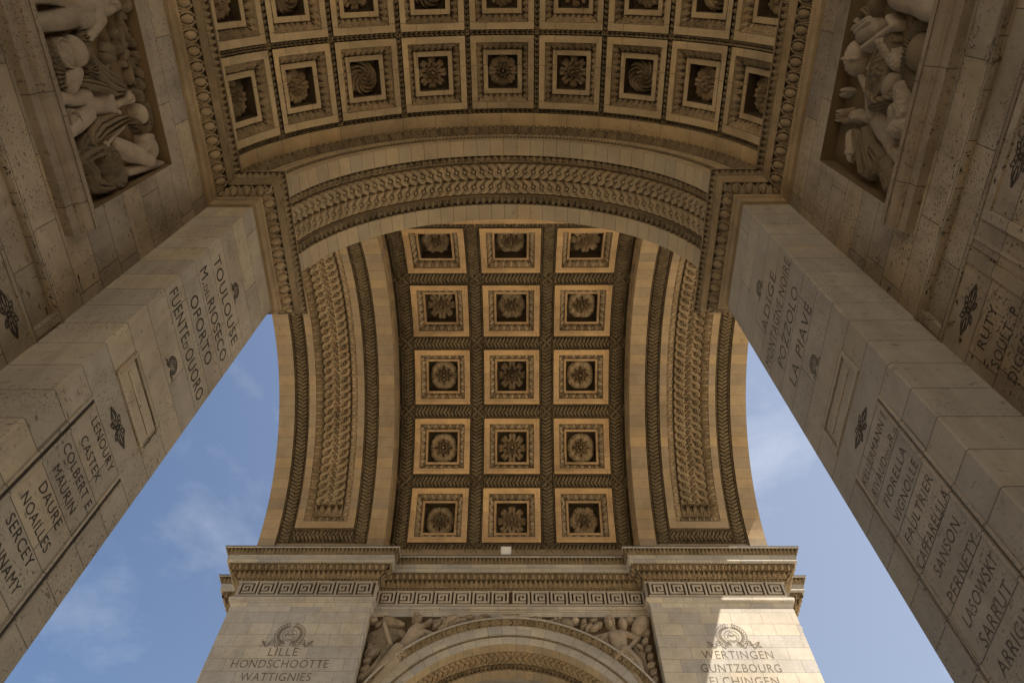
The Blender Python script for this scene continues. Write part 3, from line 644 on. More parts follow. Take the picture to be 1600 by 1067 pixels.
for s in (-1, 1):
    pts = [(10.92, 19), (10.92, 16.13), (10.2, 16.13)] if s > 0 else [(-10.2, 16.13), (-10.92, 16.13), (-10.92, 19)]
    cornice(pts)
cornice([(-10.35, -3), (-10.35, -0.04), (-5.15, -0.04), (-5.15, T2), (5.15, T2), (5.15, -0.04), (10.35, -0.04), (10.35, -3)], detail=False)
# Greek key frieze as raised fillets
KEY = ["1111111110", "1000000010", "1011111010", "1010001010", "1010101010", "1011101010", "1000001010", "1111111010", "0000000010", "1111111111"]
KEY = KEY[:7]+["1011111110", "1000000000", "1111111111"]
def key_frieze(xa, xb, y, n, flip=False, z0=20.665, z1=21.355, h=0.06):
    rows = len(KEY); cols = len(KEY[0]); pat = np.array([[int(c) for c in r] for r in KEY])[::-1]
    full = np.concatenate([pat]*n, 1)
    if flip: full = full[:, ::-1]
    nx = full.shape[1]; dx = (xb-xa)/nx; dz = (z1-z0)/rows; p = Poly(); F = np.pad(full, 1)
    for j in range(rows):
        for i in range(nx):
            if not full[j, i]: continue
            x0, x1, za, zb = xa+i*dx, xa+(i+1)*dx, z0+j*dz, z0+(j+1)*dz
            p.face([(x0, y-h, za), (x1, y-h, za), (x1, y-h, zb), (x0, y-h, zb)])
            if not F[j+1, i]: p.face([(x0, y, za), (x0, y-h, za), (x0, y-h, zb), (x0, y, zb)])
            if not F[j+1, i+2]: p.face([(x1, y-h, za), (x1, y, za), (x1, y, zb), (x1, y-h, zb)])
            if not F[j, i+1]: p.face([(x0, y, za), (x1, y, za), (x1, y-h, za), (x0, y-h, za)])
            if not F[j+2, i+1]: p.face([(x0, y-h, zb), (x1, y-h, zb), (x1, y, zb), (x0, y, zb)])
    return p.build('key_frieze', M['keystone'], ent)
M['keystone'] = stone('key_frieze_stone', (0.40, 0.345, 0.27), (0.2, 0.16, 0.11), 0, 1, 0.1, 0.5, 0.1, 0.2, 0.4)
key_frieze(-10.30, -5.17, D-0.02, 7); key_frieze(5.17, 10.30, D-0.02, 7, True); key_frieze(-5.08, 0.0, RECY-0.02, 7); key_frieze(0.0, 5.08, RECY-0.02, 7, True)
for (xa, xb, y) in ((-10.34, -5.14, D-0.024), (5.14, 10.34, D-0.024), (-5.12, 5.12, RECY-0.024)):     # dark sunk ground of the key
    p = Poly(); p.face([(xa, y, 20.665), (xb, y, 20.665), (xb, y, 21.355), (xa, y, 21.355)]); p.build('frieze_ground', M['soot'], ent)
# archivolt of the far arch
av = field('far_archivolt'[4:], ring_y(14.25, RECY, -1), lin(0.25, pi-0.25, 0.02), steps(4.75, 5.03, 5.11, 5.48, 5.66, 5.74, res=0.3), lambda a, b: np.select([b < 5.03, b < 5.11, b < 5.48, b < 5.66], [0.03, 0.035, 0.075, 0.08], 0.27), M['pilaster'], ARCH, uvf=lambda a, b: (b*1.0, a*5))
field('bead_moulding', ring_y(14.25, RECY, -1), lin(0.25, pi-0.25, 0.006), lin(5.035, 5.105, 0.012), lambda a, b: (0.04+0.04*f_bead(a*5.07, (b-5.035)/0.07, 0.11), f_bead(a*5.07, (b-5.035)/0.07, 0.11)), M['grimy'], av)
field('leaf_moulding', ring_y(14.25, RECY, -1), lin(0.25, pi-0.25, 0.0055), lin(5.485, 5.665, 0.02), lambda a, b: (0.085+0.16*(b-5.485)/0.18+0.07*f_eggs(a*5.57, (b-5.485)/0.18, 0.2), f_eggs(a*5.57, (b-5.485)/0.18, 0.2)), M['grimy'], av)
p = Poly(); th = np.linspace(0.25, pi-0.25, 90)
for i in range(89):
    p.face([(5.742*cos(q), y, 14.25+5.742*sin(q)) for q, y in ((th[i], RECY-0.27), (th[i+1], RECY-0.27), (th[i+1], RECY+0.02), (th[i], RECY+0.02))])
p.build('archivolt_edge', M['pilaster'], av)
fs = arch_soffit('inner_arch', 4.75, 14.25, RECY-0.03, 16.9, (0.40, 0.42, 1.12, 1.42), ARCH, (0.35, pi-0.35))
# keystone plate MARINE
p = Poly(); p.box(-0.42, 0.46, RECY-0.24, RECY+0.05, 19.99, 20.215); kp = p.build('name_plate', M['pale'], inner)

# ------------------------------------------------------------------ carved reliefs: every figure and trophy its own domed mesh on the sunk ground
LIGHT = ('quiver', 'shield', 'helmet', 'drum', 'sword', 'torch', 'blade', 'sleeve', 'banner_strip')
class Relief:
    def __init__(s, parent, pt, smap, res, mat='statue', deep=None): s.parent, s.pt, s.smap, s.res, s.mat, s.deep = parent, pt, smap, res, mat, deep or pt
    def piece(s, name, items, k=0.02, mat=None, texture=None, clip=None, label=None):
        fig = name.startswith('figure'); pr = [it(s.pt if fig else s.deep) for it in items]                       # each -> (bbox, function(A,B)->h)
        bb = np.array([q[0] for q in pr]); a0, b0 = bb[:, 0].min(), bb[:, 1].min(); a1, b1 = bb[:, 2].max(), bb[:, 3].max()
        if clip: a0, b0, a1, b1 = max(a0, clip[0]), max(b0, clip[1]), min(a1, clip[2]), min(b1, clip[3])
        A, B = np.meshgrid(lin(a0, a1, s.res), lin(b0, b1, s.res), indexing='ij'); H = np.full_like(A, -1.0)
        for _, fn in pr:
            v = fn(A, B); H = np.maximum(H, v) if k == 0 else 0.5*(H+v+np.sqrt((H-v)**2+k*k))-k*0.25
        if texture is not None: H = H+np.where(H > 0.02, texture(A, B), 0)
        keep = H > 0.002; H = np.maximum(H, -0.03)
        if not keep.any(): return None
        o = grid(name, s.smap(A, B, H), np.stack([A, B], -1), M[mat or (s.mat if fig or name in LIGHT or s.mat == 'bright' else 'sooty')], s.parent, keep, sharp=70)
        if label: o['label'] = label
        return o
def cap(p, q, rp, rq, zp=0.1, zq=None, flat=1.0):
    def mk(pt):
        P, Q = np.array(pt(*p)), np.array(pt(*q)); zq_ = zp if zq is None else zq; d = Q-P; L2 = max(d@d, 1e-9); R = max(rp, rq)+0.03
        def fn(A, B):
            t = np.clip(((A-P[0])*d[0]+(B-P[1])*d[1])/L2, 0, 1); r = rp+(rq-rp)*t+0.10*min(rp, rq)*np.sin(pi*t); z = zp+(zq_-zp)*t
            e = np.sqrt((A-P[0]-t*d[0])**2+(B-P[1]-t*d[1])**2)/r
            return np.where(e < 1, z+r*flat*np.sqrt(np.clip(1-e**2, 0, 1)), z-(e-1)*r*5)-(e > 1)*0.0
        return (min(P[0], Q[0])-R, min(P[1], Q[1])-R, max(P[0], Q[0])+R, max(P[1], Q[1])+R), fn
    return mk
def ell(c, ra, rb, ang=0.0, z=0.05, h=0.15, rim=0.0):
    def mk(pt):
        P = np.array(pt(*c)); R = max(ra, rb)+0.03
        def fn(A, B):
            x, y = A-P[0], B-P[1]; u = (x*cos(ang)+y*sin(ang))/ra; v = (-x*sin(ang)+y*cos(ang))/rb; e = np.sqrt(u*u+v*v)
            o = np.where(e < 1, z+h*np.sqrt(np.clip(1-e**2, 0, 1)), z-(e-1)*max(ra, rb)*5)
            if rim: o = np.where((e < 1) & (e > 0.8), z+h*0.62+rim, o)
            return o
        return (P[0]-R, P[1]-R, P[0]+R, P[1]+R), fn
    return mk
def fan(c, r0, r1, a0, a1, n, z=0.06, h=0.10, lean=0.0):
    def mk(pt):
        P = np.array(pt(*c))
        def fn(A, B):
            x, y = A-P[0], B-P[1]; r = np.sqrt(x*x+y*y); a = np.arctan2(y, x)+lean*r; m = (a-a0) % (2*pi); sp = (a1-a0)
            rr = r1*(0.93+0.07*np.cos(m/sp*n*2*pi)); ins = (m < sp) & (r > r0) & (r < rr)
            return np.where(ins, z+h*(0.35+0.65*np.abs(np.cos(m/sp*n*pi)))*np.sin(pi*np.clip(0.15+0.75*(r-r0)/(r1-r0), 0, 1)), -0.5)
        return (P[0]-r1, P[1]-r1, P[0]+r1, P[1]+r1), fn
    return mk
def drape(pts, w, z=0.05, h=0.14, nf=3.0, tw=2.0):
    def mk(pt):
        P = np.array([pt(*p) for p in pts]); ww = np.interp(np.linspace(0, 1, len(P)), np.linspace(0, 1, len(np.atleast_1d(w))), np.atleast_1d(w)) if np.ndim(w) else np.full(len(P), w)
        R = ww.max()+0.02
        def fn(A, B):
            best = np.full_like(A, 9.0); out = np.full_like(A, -0.5); s0 = 0.0
            for i in range(len(P)-1):
                d = P[i+1]-P[i]; L = np.hypot(*d); t = np.clip(((A-P[i, 0])*d[0]+(B-P[i, 1])*d[1])/(L*L), 0, 1); wl = ww[i]+(ww[i+1]-ww[i])*t
                px, py = A-P[i, 0]-t*d[0], B-P[i, 1]-t*d[1]; sg_ = np.sign(px*d[1]-py*d[0]); e = np.hypot(px, py)/wl
                hh = z+h*np.sqrt(np.clip(1-e**2.5, 0, 1))*(0.45+0.55*np.abs(np.cos((e*sg_*nf+tw*(s0+t*L))*pi*0.5)))
                m = (e < 1) & (e < best); out = np.where(m, hh, out); best = np.where(m, e, best); s0 += L
            return out
        return (P[:, 0].min()-R, P[:, 1].min()-R, P[:, 0].max()+R, P[:, 1].max()+R), fn
    return mk
def leafp(p, q, w, z=0.05, h=0.09):
    def mk(pt):
        P, Q = np.array(pt(*p)), np.array(pt(*q)); d = Q-P; L = np.hypot(*d); dn = d/L; R = w
        def fn(A, B):
            t = ((A-P[0])*dn[0]+(B-P[1])*dn[1])/L; c = (A-P[0])*dn[1]-(B-P[1])*dn[0]
            wd = w*np.sin(pi*np.clip(t, 0, 1))**0.75; e = np.abs(c)/np.maximum(wd, 1e-4)
            return np.where((t > 0) & (t < 1) & (e < 1), z+h*np.sqrt(np.clip(1-e**2, 0, 1))-0.5*h*np.exp(-(c/0.012)**2), -0.5)
        return (min(P[0], Q[0])-R, min(P[1], Q[1])-R, max(P[0], Q[0])+R, max(P[1], Q[1])+R), fn
    return mk
def bumps(sc, amp, seed=0.0):
    return lambda A, B: amp*(np.sin(A*sc+seed+1.3*np.sin(B*sc*0.7))*np.sin(B*sc*1.1+1.7*np.cos(A*sc*0.6+seed)))
def head(c, up, r, z, face=1, hair=False):
    """up: angle of the crown direction in the wall plane; face: side the profile looks to"""
    def off(u, v): return None
    def sub(du, dv, ra, rb, zz, hh):
        def mk(pt):
            P = np.array(pt(*c)); cu = np.array([cos(up), sin(up)]); cv = np.array([sin(up), -cos(up)])*face; Q = P+cu*du*r+cv*dv*r; R = max(ra, rb)*r+0.03
            def fn(A, B):
                x, y = A-Q[0], B-Q[1]; u = (x*cu[0]+y*cu[1])/(ra*r); v = (x*cv[0]+y*cv[1])/(rb*r); e = np.sqrt(u*u+v*v)
                return np.where(e < 1, z+zz*r+hh*r*np.sqrt(np.clip(1-e**2, 0, 1)), z+zz*r-(e-1)*r*5)
            return (Q[0]-R, Q[1]-R, Q[0]+R, Q[1]+R), fn
        return mk
    if hair: return [sub(0.72, -0.12, 0.62, 0.98, -0.1, 1.05), sub(0.25, -0.72, 0.75, 0.42, -0.1, 0.95), sub(-0.2, -0.85, 0.45, 0.3, -0.2, 0.7)]
    return [sub(0.05, 0, 1.05, 0.86, -0.1, 1.0), sub(-0.48, 0.06, 0.66, 0.60, -0.1, 0.95), sub(-0.14, 0.16, 0.30, 0.12, 0.72, 0.40), sub(0.16, 0.14, 0.09, 0.58, 0.70, 0.28),
            sub(-0.50, 0.16, 0.06, 0.26, 0.66, 0.30), sub(-0.80, 0.12, 0.20, 0.26, 0.36, 0.48), sub(-0.05, -0.80, 0.26, 0.14, 0.1, 0.45), sub(-0.2, 0.5, 0.3, 0.2, 0.35, 0.42), sub(-0.2, -0.22, 0.3, 0.2, 0.38, 0.42)]
def hand(c, ang, r, z):
    its = [ell(c, r*1.1, r*0.85, ang, z, r*0.7)]
    def mkf(da, L):
        def mk(pt):
            P = np.array(pt(*c)); a = ang+da; P0 = P+np.array([cos(a), sin(a)])*r*0.6; P1 = P0+np.array([cos(a+0.2), sin(a+0.2)])*r*L
            return cap((0, 0), (0, 0), r*0.28, r*0.2, z+r*0.3, z+r*0.1)(lambda *_: P0) if False else _cap2(P0, P1, r*0.28, r*0.22, z+r*0.25)
        return mk
    return its+[mkf(-0.55, 1.2), mkf(-0.2, 1.5), mkf(0.12, 1.45), mkf(0.42, 1.15), mkf(1.15, 0.95)]
def _cap2(P, Q, rp, rq, z):
    return cap((0,), (1,), rp, rq, z)(lambda i: P if i == 0 else Q)

def wall_map(sg): return lambda a, b, h: np.stack([sg*(WX+RDEP-h*0.80), a, b], -1)
def wall_pt(sg, dp=0.03): return lambda px, py: on_plane(px, py, 0, sg*(WX+dp))[1:]
CLIP = (RY0+0.02, RZ0+0.02, RY1-0.012, RZ1-0.02)
# --- left trophy
RL = Relief(halls[(-1, 'relief')], wall_pt(-1), wall_map(-1), 0.0125, deep=wall_pt(-1, 0.13))
def PL(name, items, **k): k.setdefault('clip', CLIP); return RL.piece(name, items, **k)
# in wall coordinates: angle 0 = +y (forward), pi/2 = +z (up); on this wall the figures stand along z
PL('figure', [cap((190, 150), (163, 157), 0.105, 0.099, 0.170), cap((193, 177), (162, 172), 0.112, 0.099, 0.170), cap((188, 163), (160, 165), 0.130, 0.118, 0.190), cap((155, 152), (154, 176), 0.105, 0.105, 0.160),
              ell((188, 154), 0.093, 0.081, 0.000, 0.246, 0.060), ell((191, 171), 0.087, 0.081, 0.000, 0.246, 0.060), ell((172, 163), 0.074, 0.062, 0.000, 0.246, 0.038),
              cap((154, 150), (112, 154), 0.118, 0.087, 0.170, 0.230), cap((112, 154), (84, 160), 0.081, 0.062, 0.210, 0.130), cap((155, 178), (117, 206), 0.124, 0.093, 0.190, 0.270), cap((117, 206), (94, 222), 0.087, 0.062, 0.230, 0.130),
              cap((199, 178), (203, 197), 0.074, 0.062, 0.190), cap((203, 197), (181, 219), 0.059, 0.040, 0.190, 0.250), cap((187, 146), (178, 117), 0.074, 0.059, 0.150, 0.130), cap((178, 117), (190, 90), 0.056, 0.040, 0.130),
              cap((197, 162), (207, 155), 0.053, 0.050, 0.190)]+hand((177, 224), -1.9, 0.054, 0.2)+hand((191, 86), 2.9, 0.050, 0.08), k=0.035)
PL('figure_head', head((210, 153), 1.45, 0.10, 0.16, 1))
PL('hair', head((210, 153), 1.45, 0.10, 0.16, 1, True), texture=bumps(62, 0.02))
PL('figure', [cap((176, 14), (136, 8), 0.124, 0.136, 0.180), cap((172, 28), (134, 30), 0.112, 0.118, 0.170), cap((128, 6), (128, 30), 0.124, 0.124, 0.150), ell((165, 14), 0.099, 0.087, 0.000, 0.246, 0.053), ell((163, 28), 0.093, 0.081, 0.000, 0.246, 0.053),
              cap((122, 27), (93, 34), 0.130, 0.093, 0.190, 0.270), cap((93, 34), (58, 34), 0.093, 0.068, 0.250, 0.150), cap((120, -2), (90, -10), 0.124, 0.099, 0.150, 0.230), cap((90, -10), (60, -6), 0.093, 0.062, 0.210),
              cap((172, 32), (158, 52), 0.068, 0.056, 0.170), cap((158, 52), (147, 70), 0.056, 0.037, 0.170), cap((178, 4), (190, -20), 0.068, 0.056, 0.130), cap((180, 18), (188, 12), 0.050, 0.050, 0.180)]+hand((145, 75), -1.7, 0.050, 0.14), k=0.035)
PL('figure_head', head((189, 7), 1.2, 0.10, 0.15, 1))
PL('hair', head((189, 7), 1.2, 0.10, 0.15, 1, True), texture=bumps(62, 0.02))
PL('helmet', [ell((113, 80), 0.20, 0.15, 0.4, 0.12, 0.2), ell((100, 84), 0.23, 0.16, 0.9, 0.06, 0.14, 0.03)], k=0.01)
PL('helmet_crest', [fan((118, 66), 0.08, 0.26, -0.2, 2.6, 9, 0.10, 0.14, 2.5), fan((128, 104), 0.06, 0.30, 0.2, 3.6, 12, 0.10, 0.14, -3.0)], k=0)
PL('mail_shirt', [ell((88, 90), 0.22, 0.16, 0.3, 0.04, 0.1)], texture=lambda A, B: 0.018*np.sign(np.sin(A*95)*np.sin(B*95)))
PL('sleeve', [cap((119, 112), (108, 130), 0.10, 0.13, 0.1)])
PL('fringe', [fan((114, 118), 0.15, 0.36, -2.9, -1.1, 10, 0.06, 0.1)], k=0)
PL('drapery', [drape([(143, 98), (160, 118), (178, 132), (188, 138)], (0.10, 0.15, 0.17, 0.10), 0.05, 0.16, 4.0, 1.5)], k=0)
PL('drapery', [drape([(120, 124), (140, 128), (165, 137)], (0.05, 0.09, 0.06), 0.05, 0.13, 3.0, 2)], k=0)
PL('drapery', [drape([(196, 186), (180, 192), (158, 202), (146, 214)], (0.07, 0.12, 0.15, 0.13), 0.06, 0.15, 4, 1.6)], k=0)
PL('drapery', [drape([(155, 190), (168, 190), (190, 187)], (0.05, 0.07, 0.04), 0.05, 0.12, 3, 1)], k=0)
PL('drapery', [drape([(134, 216), (128, 228), (124, 240)], (0.07, 0.09, 0.05), 0.05, 0.13, 3, 2)], k=0)
PL('fruit', [ell((171, 77), 0.15, 0.09, 1.45, 0.04, 0.14)]); PL('fruit', [ell((171, 91), 0.15, 0.085, 1.4, 0.04, 0.14)])
PL('helmet', [ell((217, 178), 0.15, 0.125, 0.3, 0.10, 0.16)], k=0.01)
PL('helmet_crest', [fan((219, 180), 0.13, 0.29, -1.3, 2.2, 26, 0.08, 0.13)], k=0)
PL('quiver', [cap((181, 225), (230, 249), 0.095, 0.115, 0.13)])
PL('drum', [ell((230, 228), 0.23, 0.16, 0.5, 0.10, 0.18), ell((223, 224), 0.04, 0.2, 0.5, 0.22, 0.07)], k=0.015)
PL('lion_skin', [drape([(124, 246), (145, 238), (158, 234)], 0.10, 0.08, 0.13, 2), drape([(132, 250), (145, 268), (150, 288), (170, 293)], (0.07, 0.1, 0.13, 0.08), 0.06, 0.15, 3), ell((184, 276), 0.26, 0.24, 0.5, 0.06, 0.12)], k=0.02, texture=bumps(34, 0.02, 1.0))
PL('mane', [ell((171, 252), 0.20, 0.19, 0.3, 0.10, 0.15)], texture=bumps(58, 0.04, 2.0))
PL('sword', [cap((203, 269), (256, 256), 0.055, 0.05, 0.10)])
PL('shield', [ell((112, 190), 0.15, 0.13, 0.2, 0.08, 0.10, 0.05)])
for (x0, y0, x1, y1, w_) in ((196, 14, 212, 40, .07), (186, 30, 194, 62, .06), (180, 48, 176, 58, .09), (190, 50, 200, 62, .06), (198, 60, 217, 76, .075), (196, 76, 191, 96, .06), (205, 80, 222, 98, .065), (198, 88, 206, 110, .07),
                             (208, 104, 223, 124, .07), (198, 108, 202, 134, .06), (210, 122, 223, 140, .065), (178, 66, 188, 84, .06), (203, 30, 213, 20, .05)):
    PL('laurel_leaf', [leafp((x0+3, y0), (x1+3, y1), w_*0.8, 0.06, 0.11)], k=0)
for (x0, y0, x1, y1, w_) in ((186, 20, 200, 30, .05), (200, 44, 214, 52, .05), (190, 66, 202, 72, .045), (204, 66, 218, 70, .05), (190, 96, 200, 104, .05), (206, 92, 218, 100, .05), (214, 110, 228, 118, .05), (202, 118, 212, 128, .05), (216, 128, 230, 142, .05), (208, 138, 216, 150, .05), (196, 4, 208, 10, .05), (206, 8, 214, 24, .045)):
    PL('laurel_leaf', [leafp((x0+2, y0), (x1+2, y1), w_, 0.03, 0.09)], k=0)
PL('laurel_stem', [cap((188, 20), (195, 70), 0.018, 0.018, 0.10), cap((195, 70), (212, 132), 0.018, 0.014, 0.10)], k=0)
# --- right trophy
RR = Relief(halls[(1, 'relief')], wall_pt(1), wall_map(1), 0.0125, deep=wall_pt(1, 0.13))
def PR(name, items, **k): k.setdefault('clip', CLIP); return RR.piece(name, items, **k)
PR('figure', [cap((1342, 188), (1366, 222), 0.105, 0.105, 0.180), cap((1352, 180), (1374, 214), 0.099, 0.099, 0.170), cap((1368, 226), (1376, 222), 0.112, 0.105, 0.170), ell((1352, 192), 0.087, 0.074, 0.000, 0.246, 0.045), ell((1367, 214), 0.074, 0.062, 0.000, 0.246, 0.038),
              cap((1374, 226), (1384, 172), 0.105, 0.087, 0.170, 0.270), cap((1384, 172), (1397, 222), 0.087, 0.062, 0.250, 0.190), cap((1372, 236), (1392, 246), 0.093, 0.087, 0.150, 0.250), cap((1392, 246), (1404, 272), 0.074, 0.056, 0.230),
              cap((1345, 180), (1351, 150), 0.074, 0.056, 0.190), cap((1351, 150), (1346, 118), 0.053, 0.037, 0.190), cap((1340, 182), (1338, 142), 0.062, 0.050, 0.150), cap((1338, 142), (1324, 116), 0.050, 0.034, 0.150), cap((1340, 186), (1332, 184), 0.050, 0.050, 0.180)]
   + hand((1345, 111), 2.9, 0.047, 0.16)+hand((1321, 111), 2.6, 0.047, 0.12), k=0.035)
PR('figure_head', head((1326, 182), 1.9, 0.092, 0.16, -1))
PR('hair', head((1326, 182), 1.9, 0.092, 0.16, -1, True), texture=bumps(62, 0.02))
PR('helmet', [ell((1336, 91), 0.25, 0.19, -0.4, 0.08, 0.20), drape([(1330, 92), (1344, 92)], 0.03, 0.24, 0.06, 1), drape([(1337, 84), (1336, 100)], 0.025, 0.24, 0.06, 1)], k=0.01)
PR('helmet_crest', [fan((1330, 88), 0.2, 0.36, 0.3, 3.0, 12, 0.06, 0.1)], k=0)
PR('oval_shield', [ell((1378, 110), 0.40, 0.27, 0.25, 0.06, 0.13, 0.045)], texture=lambda A, B: 0.0*A)
PR('shield_boss', [ell((1377, 110), 0.26, 0.17, 0.25, 0.13, 0.10)], texture=bumps(48, 0.035, 0.5))
PR('rayed_shield', [fan((1438, 82), 0.20, 0.46, 0, 6.2831, 44, 0.05, 0.11)], k=0)
PR('shield_boss', [ell((1438, 82), 0.22, 0.21, 0, 0.08, 0.2)])
PR('banner_strip', [cap((1377, 60), (1402, 100), 0.085, 0.085, 0.14, None, 0.7)], texture=bumps(55, 0.015, 3))
PR('banner_strip', [cap((1393, 28), (1402, 40), 0.04, 0.04, 0.16), cap((1402, 40), (1352, 76), 0.04, 0.035, 0.16)], k=0.005)
PR('torch', [cap((1348, 54), (1370, 44), 0.12, 0.09, 0.10), cap((1341, 46), (1362, 30), 0.03, 0.03, 0.2), cap((1345, 50), (1366, 34), 0.03, 0.03, 0.2)], k=0.008)
PR('feather', [fan((1368, 36), 0.06, 0.42, 1.6, 3.2, 11, 0.06, 0.1)], k=0)
PR('ribbon', [drape([(1346, 26), (1352, 15), (1362, 22), (1360, 34)], 0.04, 0.08, 0.12, 1.5)], k=0)
for (x0, y0, x1, y1, w_) in ((1346, 42, 1328, 31, .09), (1330, 142, 1303, 148, .075), (1326, 178, 1299, 176, .06), (1322, 186, 1302, 186, .05), (1342, 10, 1330, 0, .08), (1318, 96, 1306, 104, .05), (1330, 106, 1312, 110, .05)):
    PR('blade', [leafp((x0, y0), (x1, y1), w_, 0.05, 0.12)], k=0)
PR('figure', [cap((1430, 6), (1455, 20), 0.149, 0.112, 0.170, 0.230), cap((1392, -2), (1420, 2), 0.124, 0.149, 0.150), cap((1380, -30), (1400, -8), 0.136, 0.136, 0.150), cap((1455, 20), (1480, 22), 0.099, 0.074, 0.230)], k=0.04)
PR('drapery', [drape([(1352, 205), (1356, 232), (1366, 262), (1362, 276)], (0.07, 0.1, 0.13, 0.07), 0.06, 0.16, 3.5, 1.5)], k=0)
PR('drapery', [drape([(1338, 208), (1346, 236), (1350, 268)], (0.05, 0.09, 0.08), 0.06, 0.14, 3, 1.5)], k=0)
PR('drapery', [drape([(1364, 234), (1376, 248), (1374, 268)], (0.06, 0.1, 0.05), 0.06, 0.15, 3, 2)], k=0)
PR('drapery', [drape([(1362, 168), (1374, 164), (1388, 160)], (0.06, 0.09, 0.05), 0.05, 0.12, 4, 2)], k=0)
PR('quiver', [cap((1329, 212), (1331, 244), 0.085, 0.09, 0.10), cap((1328, 238), (1336, 238), 0.04, 0.04, 0.16)], k=0.01)
PR('tassel', [fan((1331, 240), 0.03, 0.2, -2.1, -1.0, 6, 0.06, 0.1)], k=0)
PR('greave', [cap((1388, 258), (1396, 288), 0.11, 0.13, 0.12)], texture=bumps(50, 0.022, 1))
PR('quiver', [cap((1412, 140), (1414, 175), 0.11, 0.10, 0.14), ell((1407, 200), 0.22, 0.13, 1.2, 0.1, 0.16)], k=0.02, texture=bumps(50, 0.018, 2))
PR('rope_ring', [drape([(1356, 140), (1372, 158), (1396, 150)], 0.05, 0.1, 0.1, 1, 12)], k=0)
PR('drum', [ell((1392, 133), 0.17, 0.12, 0.3, 0.1, 0.14)])
PR('scroll', [drape([(1380, 52), (1392, 56), (1398, 64)], 0.05, 0.06, 0.1, 2)], k=0); PR('scroll', [drape([(1424, 36), (1434, 46), (1452, 44)], 0.06, 0.05, 0.1, 3)], k=0)

# --- spandrels of the far arch: reclining winged figures among foliage
def sp_pt(px, py): q = on_plane(px, py, 1, RECY-0.12); return (q[0], q[2])
def sp_map(a, b, h): return np.stack([a, RECY-h+0*a, b], -1)
def inside(A, B): return (np.hypot(A, B-14.25) > 5.70)
SPO = {}
for sg in (-1, 1):
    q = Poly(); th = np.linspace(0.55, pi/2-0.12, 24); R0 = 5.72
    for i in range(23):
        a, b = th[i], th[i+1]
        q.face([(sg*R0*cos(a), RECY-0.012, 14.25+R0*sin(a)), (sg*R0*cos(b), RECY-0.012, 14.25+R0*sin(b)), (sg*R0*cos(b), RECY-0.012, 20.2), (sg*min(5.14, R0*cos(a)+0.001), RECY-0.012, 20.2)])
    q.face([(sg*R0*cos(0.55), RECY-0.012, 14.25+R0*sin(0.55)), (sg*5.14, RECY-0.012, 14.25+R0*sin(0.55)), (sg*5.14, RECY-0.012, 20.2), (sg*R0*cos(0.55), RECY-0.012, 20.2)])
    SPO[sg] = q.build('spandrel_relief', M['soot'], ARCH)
    lab(SPO[sg], 'spandrel carved with a reclining figure among ' + ('wings and leaves' if sg < 0 else 'fruit, drum and leaves'))
SCL = (-5.14, 15.5, 5.14, 20.19)
S1 = Relief(SPO[-1], sp_pt, sp_map, 0.02, 'bright'); S2 = Relief(SPO[1], sp_pt, sp_map, 0.02, 'bright'); M['bright'] = stone('pale_statue_stone', (0.32, 0.255, 0.18), (0.12, 0.09, 0.06), 0, 1, 0.22, 0.6, 0.1, 0.2, 0.6, coarse=2.0)
def P1(n, it, **k): return S1.piece(n, it, clip=SCL, **k)
def P2(n, it, **k): return S2.piece(n, it, clip=SCL, **k)
P1('figure', [cap((649, 982), (630, 1008), 0.27, 0.22, 0.14), cap((655, 986), (636, 1010), 0.22, 0.20, 0.14), cap((628, 1012), (622, 1012), 0.24, 0.22, 0.14), ell((645, 986), 0.17, 0.15, 0, 0.34, 0.06), ell((656, 990), 0.15, 0.14, 0, 0.34, 0.06),
              cap((659, 984), (674, 988), 0.12, 0.09, 0.18), cap((674, 988), (682, 994), 0.08, 0.06, 0.2), cap((656, 977), (668, 971), 0.12, 0.09, 0.14), cap((668, 971), (688, 965), 0.09, 0.06, 0.12), cap((650, 978), (652, 973), 0.1, 0.1, 0.16),
              cap((622, 1012), (598, 1040), 0.22, 0.15, 0.16, 0.22), cap((598, 1040), (570, 1070), 0.14, 0.09, 0.2, 0.12), cap((626, 1018), (607, 1042), 0.2, 0.15, 0.12, 0.2), cap((607, 1042), (582, 1068), 0.13, 0.09, 0.18)]+hand((691, 964), 0.4, 0.07, 0.1), k=0.04)
P1('figure_head', head((652, 967), 1.55, 0.17, 0.18, 1)); P1('hair', head((652, 967), 1.55, 0.17, 0.18, 1, True), texture=bumps(45, 0.03))
P1('wing', [fan((638, 974), 0.15, 1.05, 2.75, 3.35, 6, 0.06, 0.16)], k=0); P1('wing', [fan((636, 984), 0.2, 1.25, 3.25, 3.9, 7, 0.08, 0.14)], k=0)
P1('drapery', [drape([(582, 990), (600, 985), (628, 988)], (0.1, 0.18, 0.14), 0.05, 0.18, 5, 1)], k=0); P1('banner', [drape([(585, 994), (596, 1006), (606, 1012)], (0.28, 0.34, 0.2), 0.06, 0.14, 9, 0.6)], k=0)
P1('staff', [cap((601, 976), (610, 1006), 0.07, 0.07, 0.2)]); P1('drapery', [drape([(612, 1022), (620, 1020), (630, 1022)], (0.1, 0.2, 0.12), 0.1, 0.2, 4, 2)], k=0)
P1('drapery', [drape([(600, 1020), (586, 1042), (566, 1058)], (0.12, 0.17, 0.12), 0.05, 0.16, 3, 2)], k=0); P1('shield', [ell((582, 1018), 0.3, 0.2, 0.7, 0.05, 0.16, 0.04)])
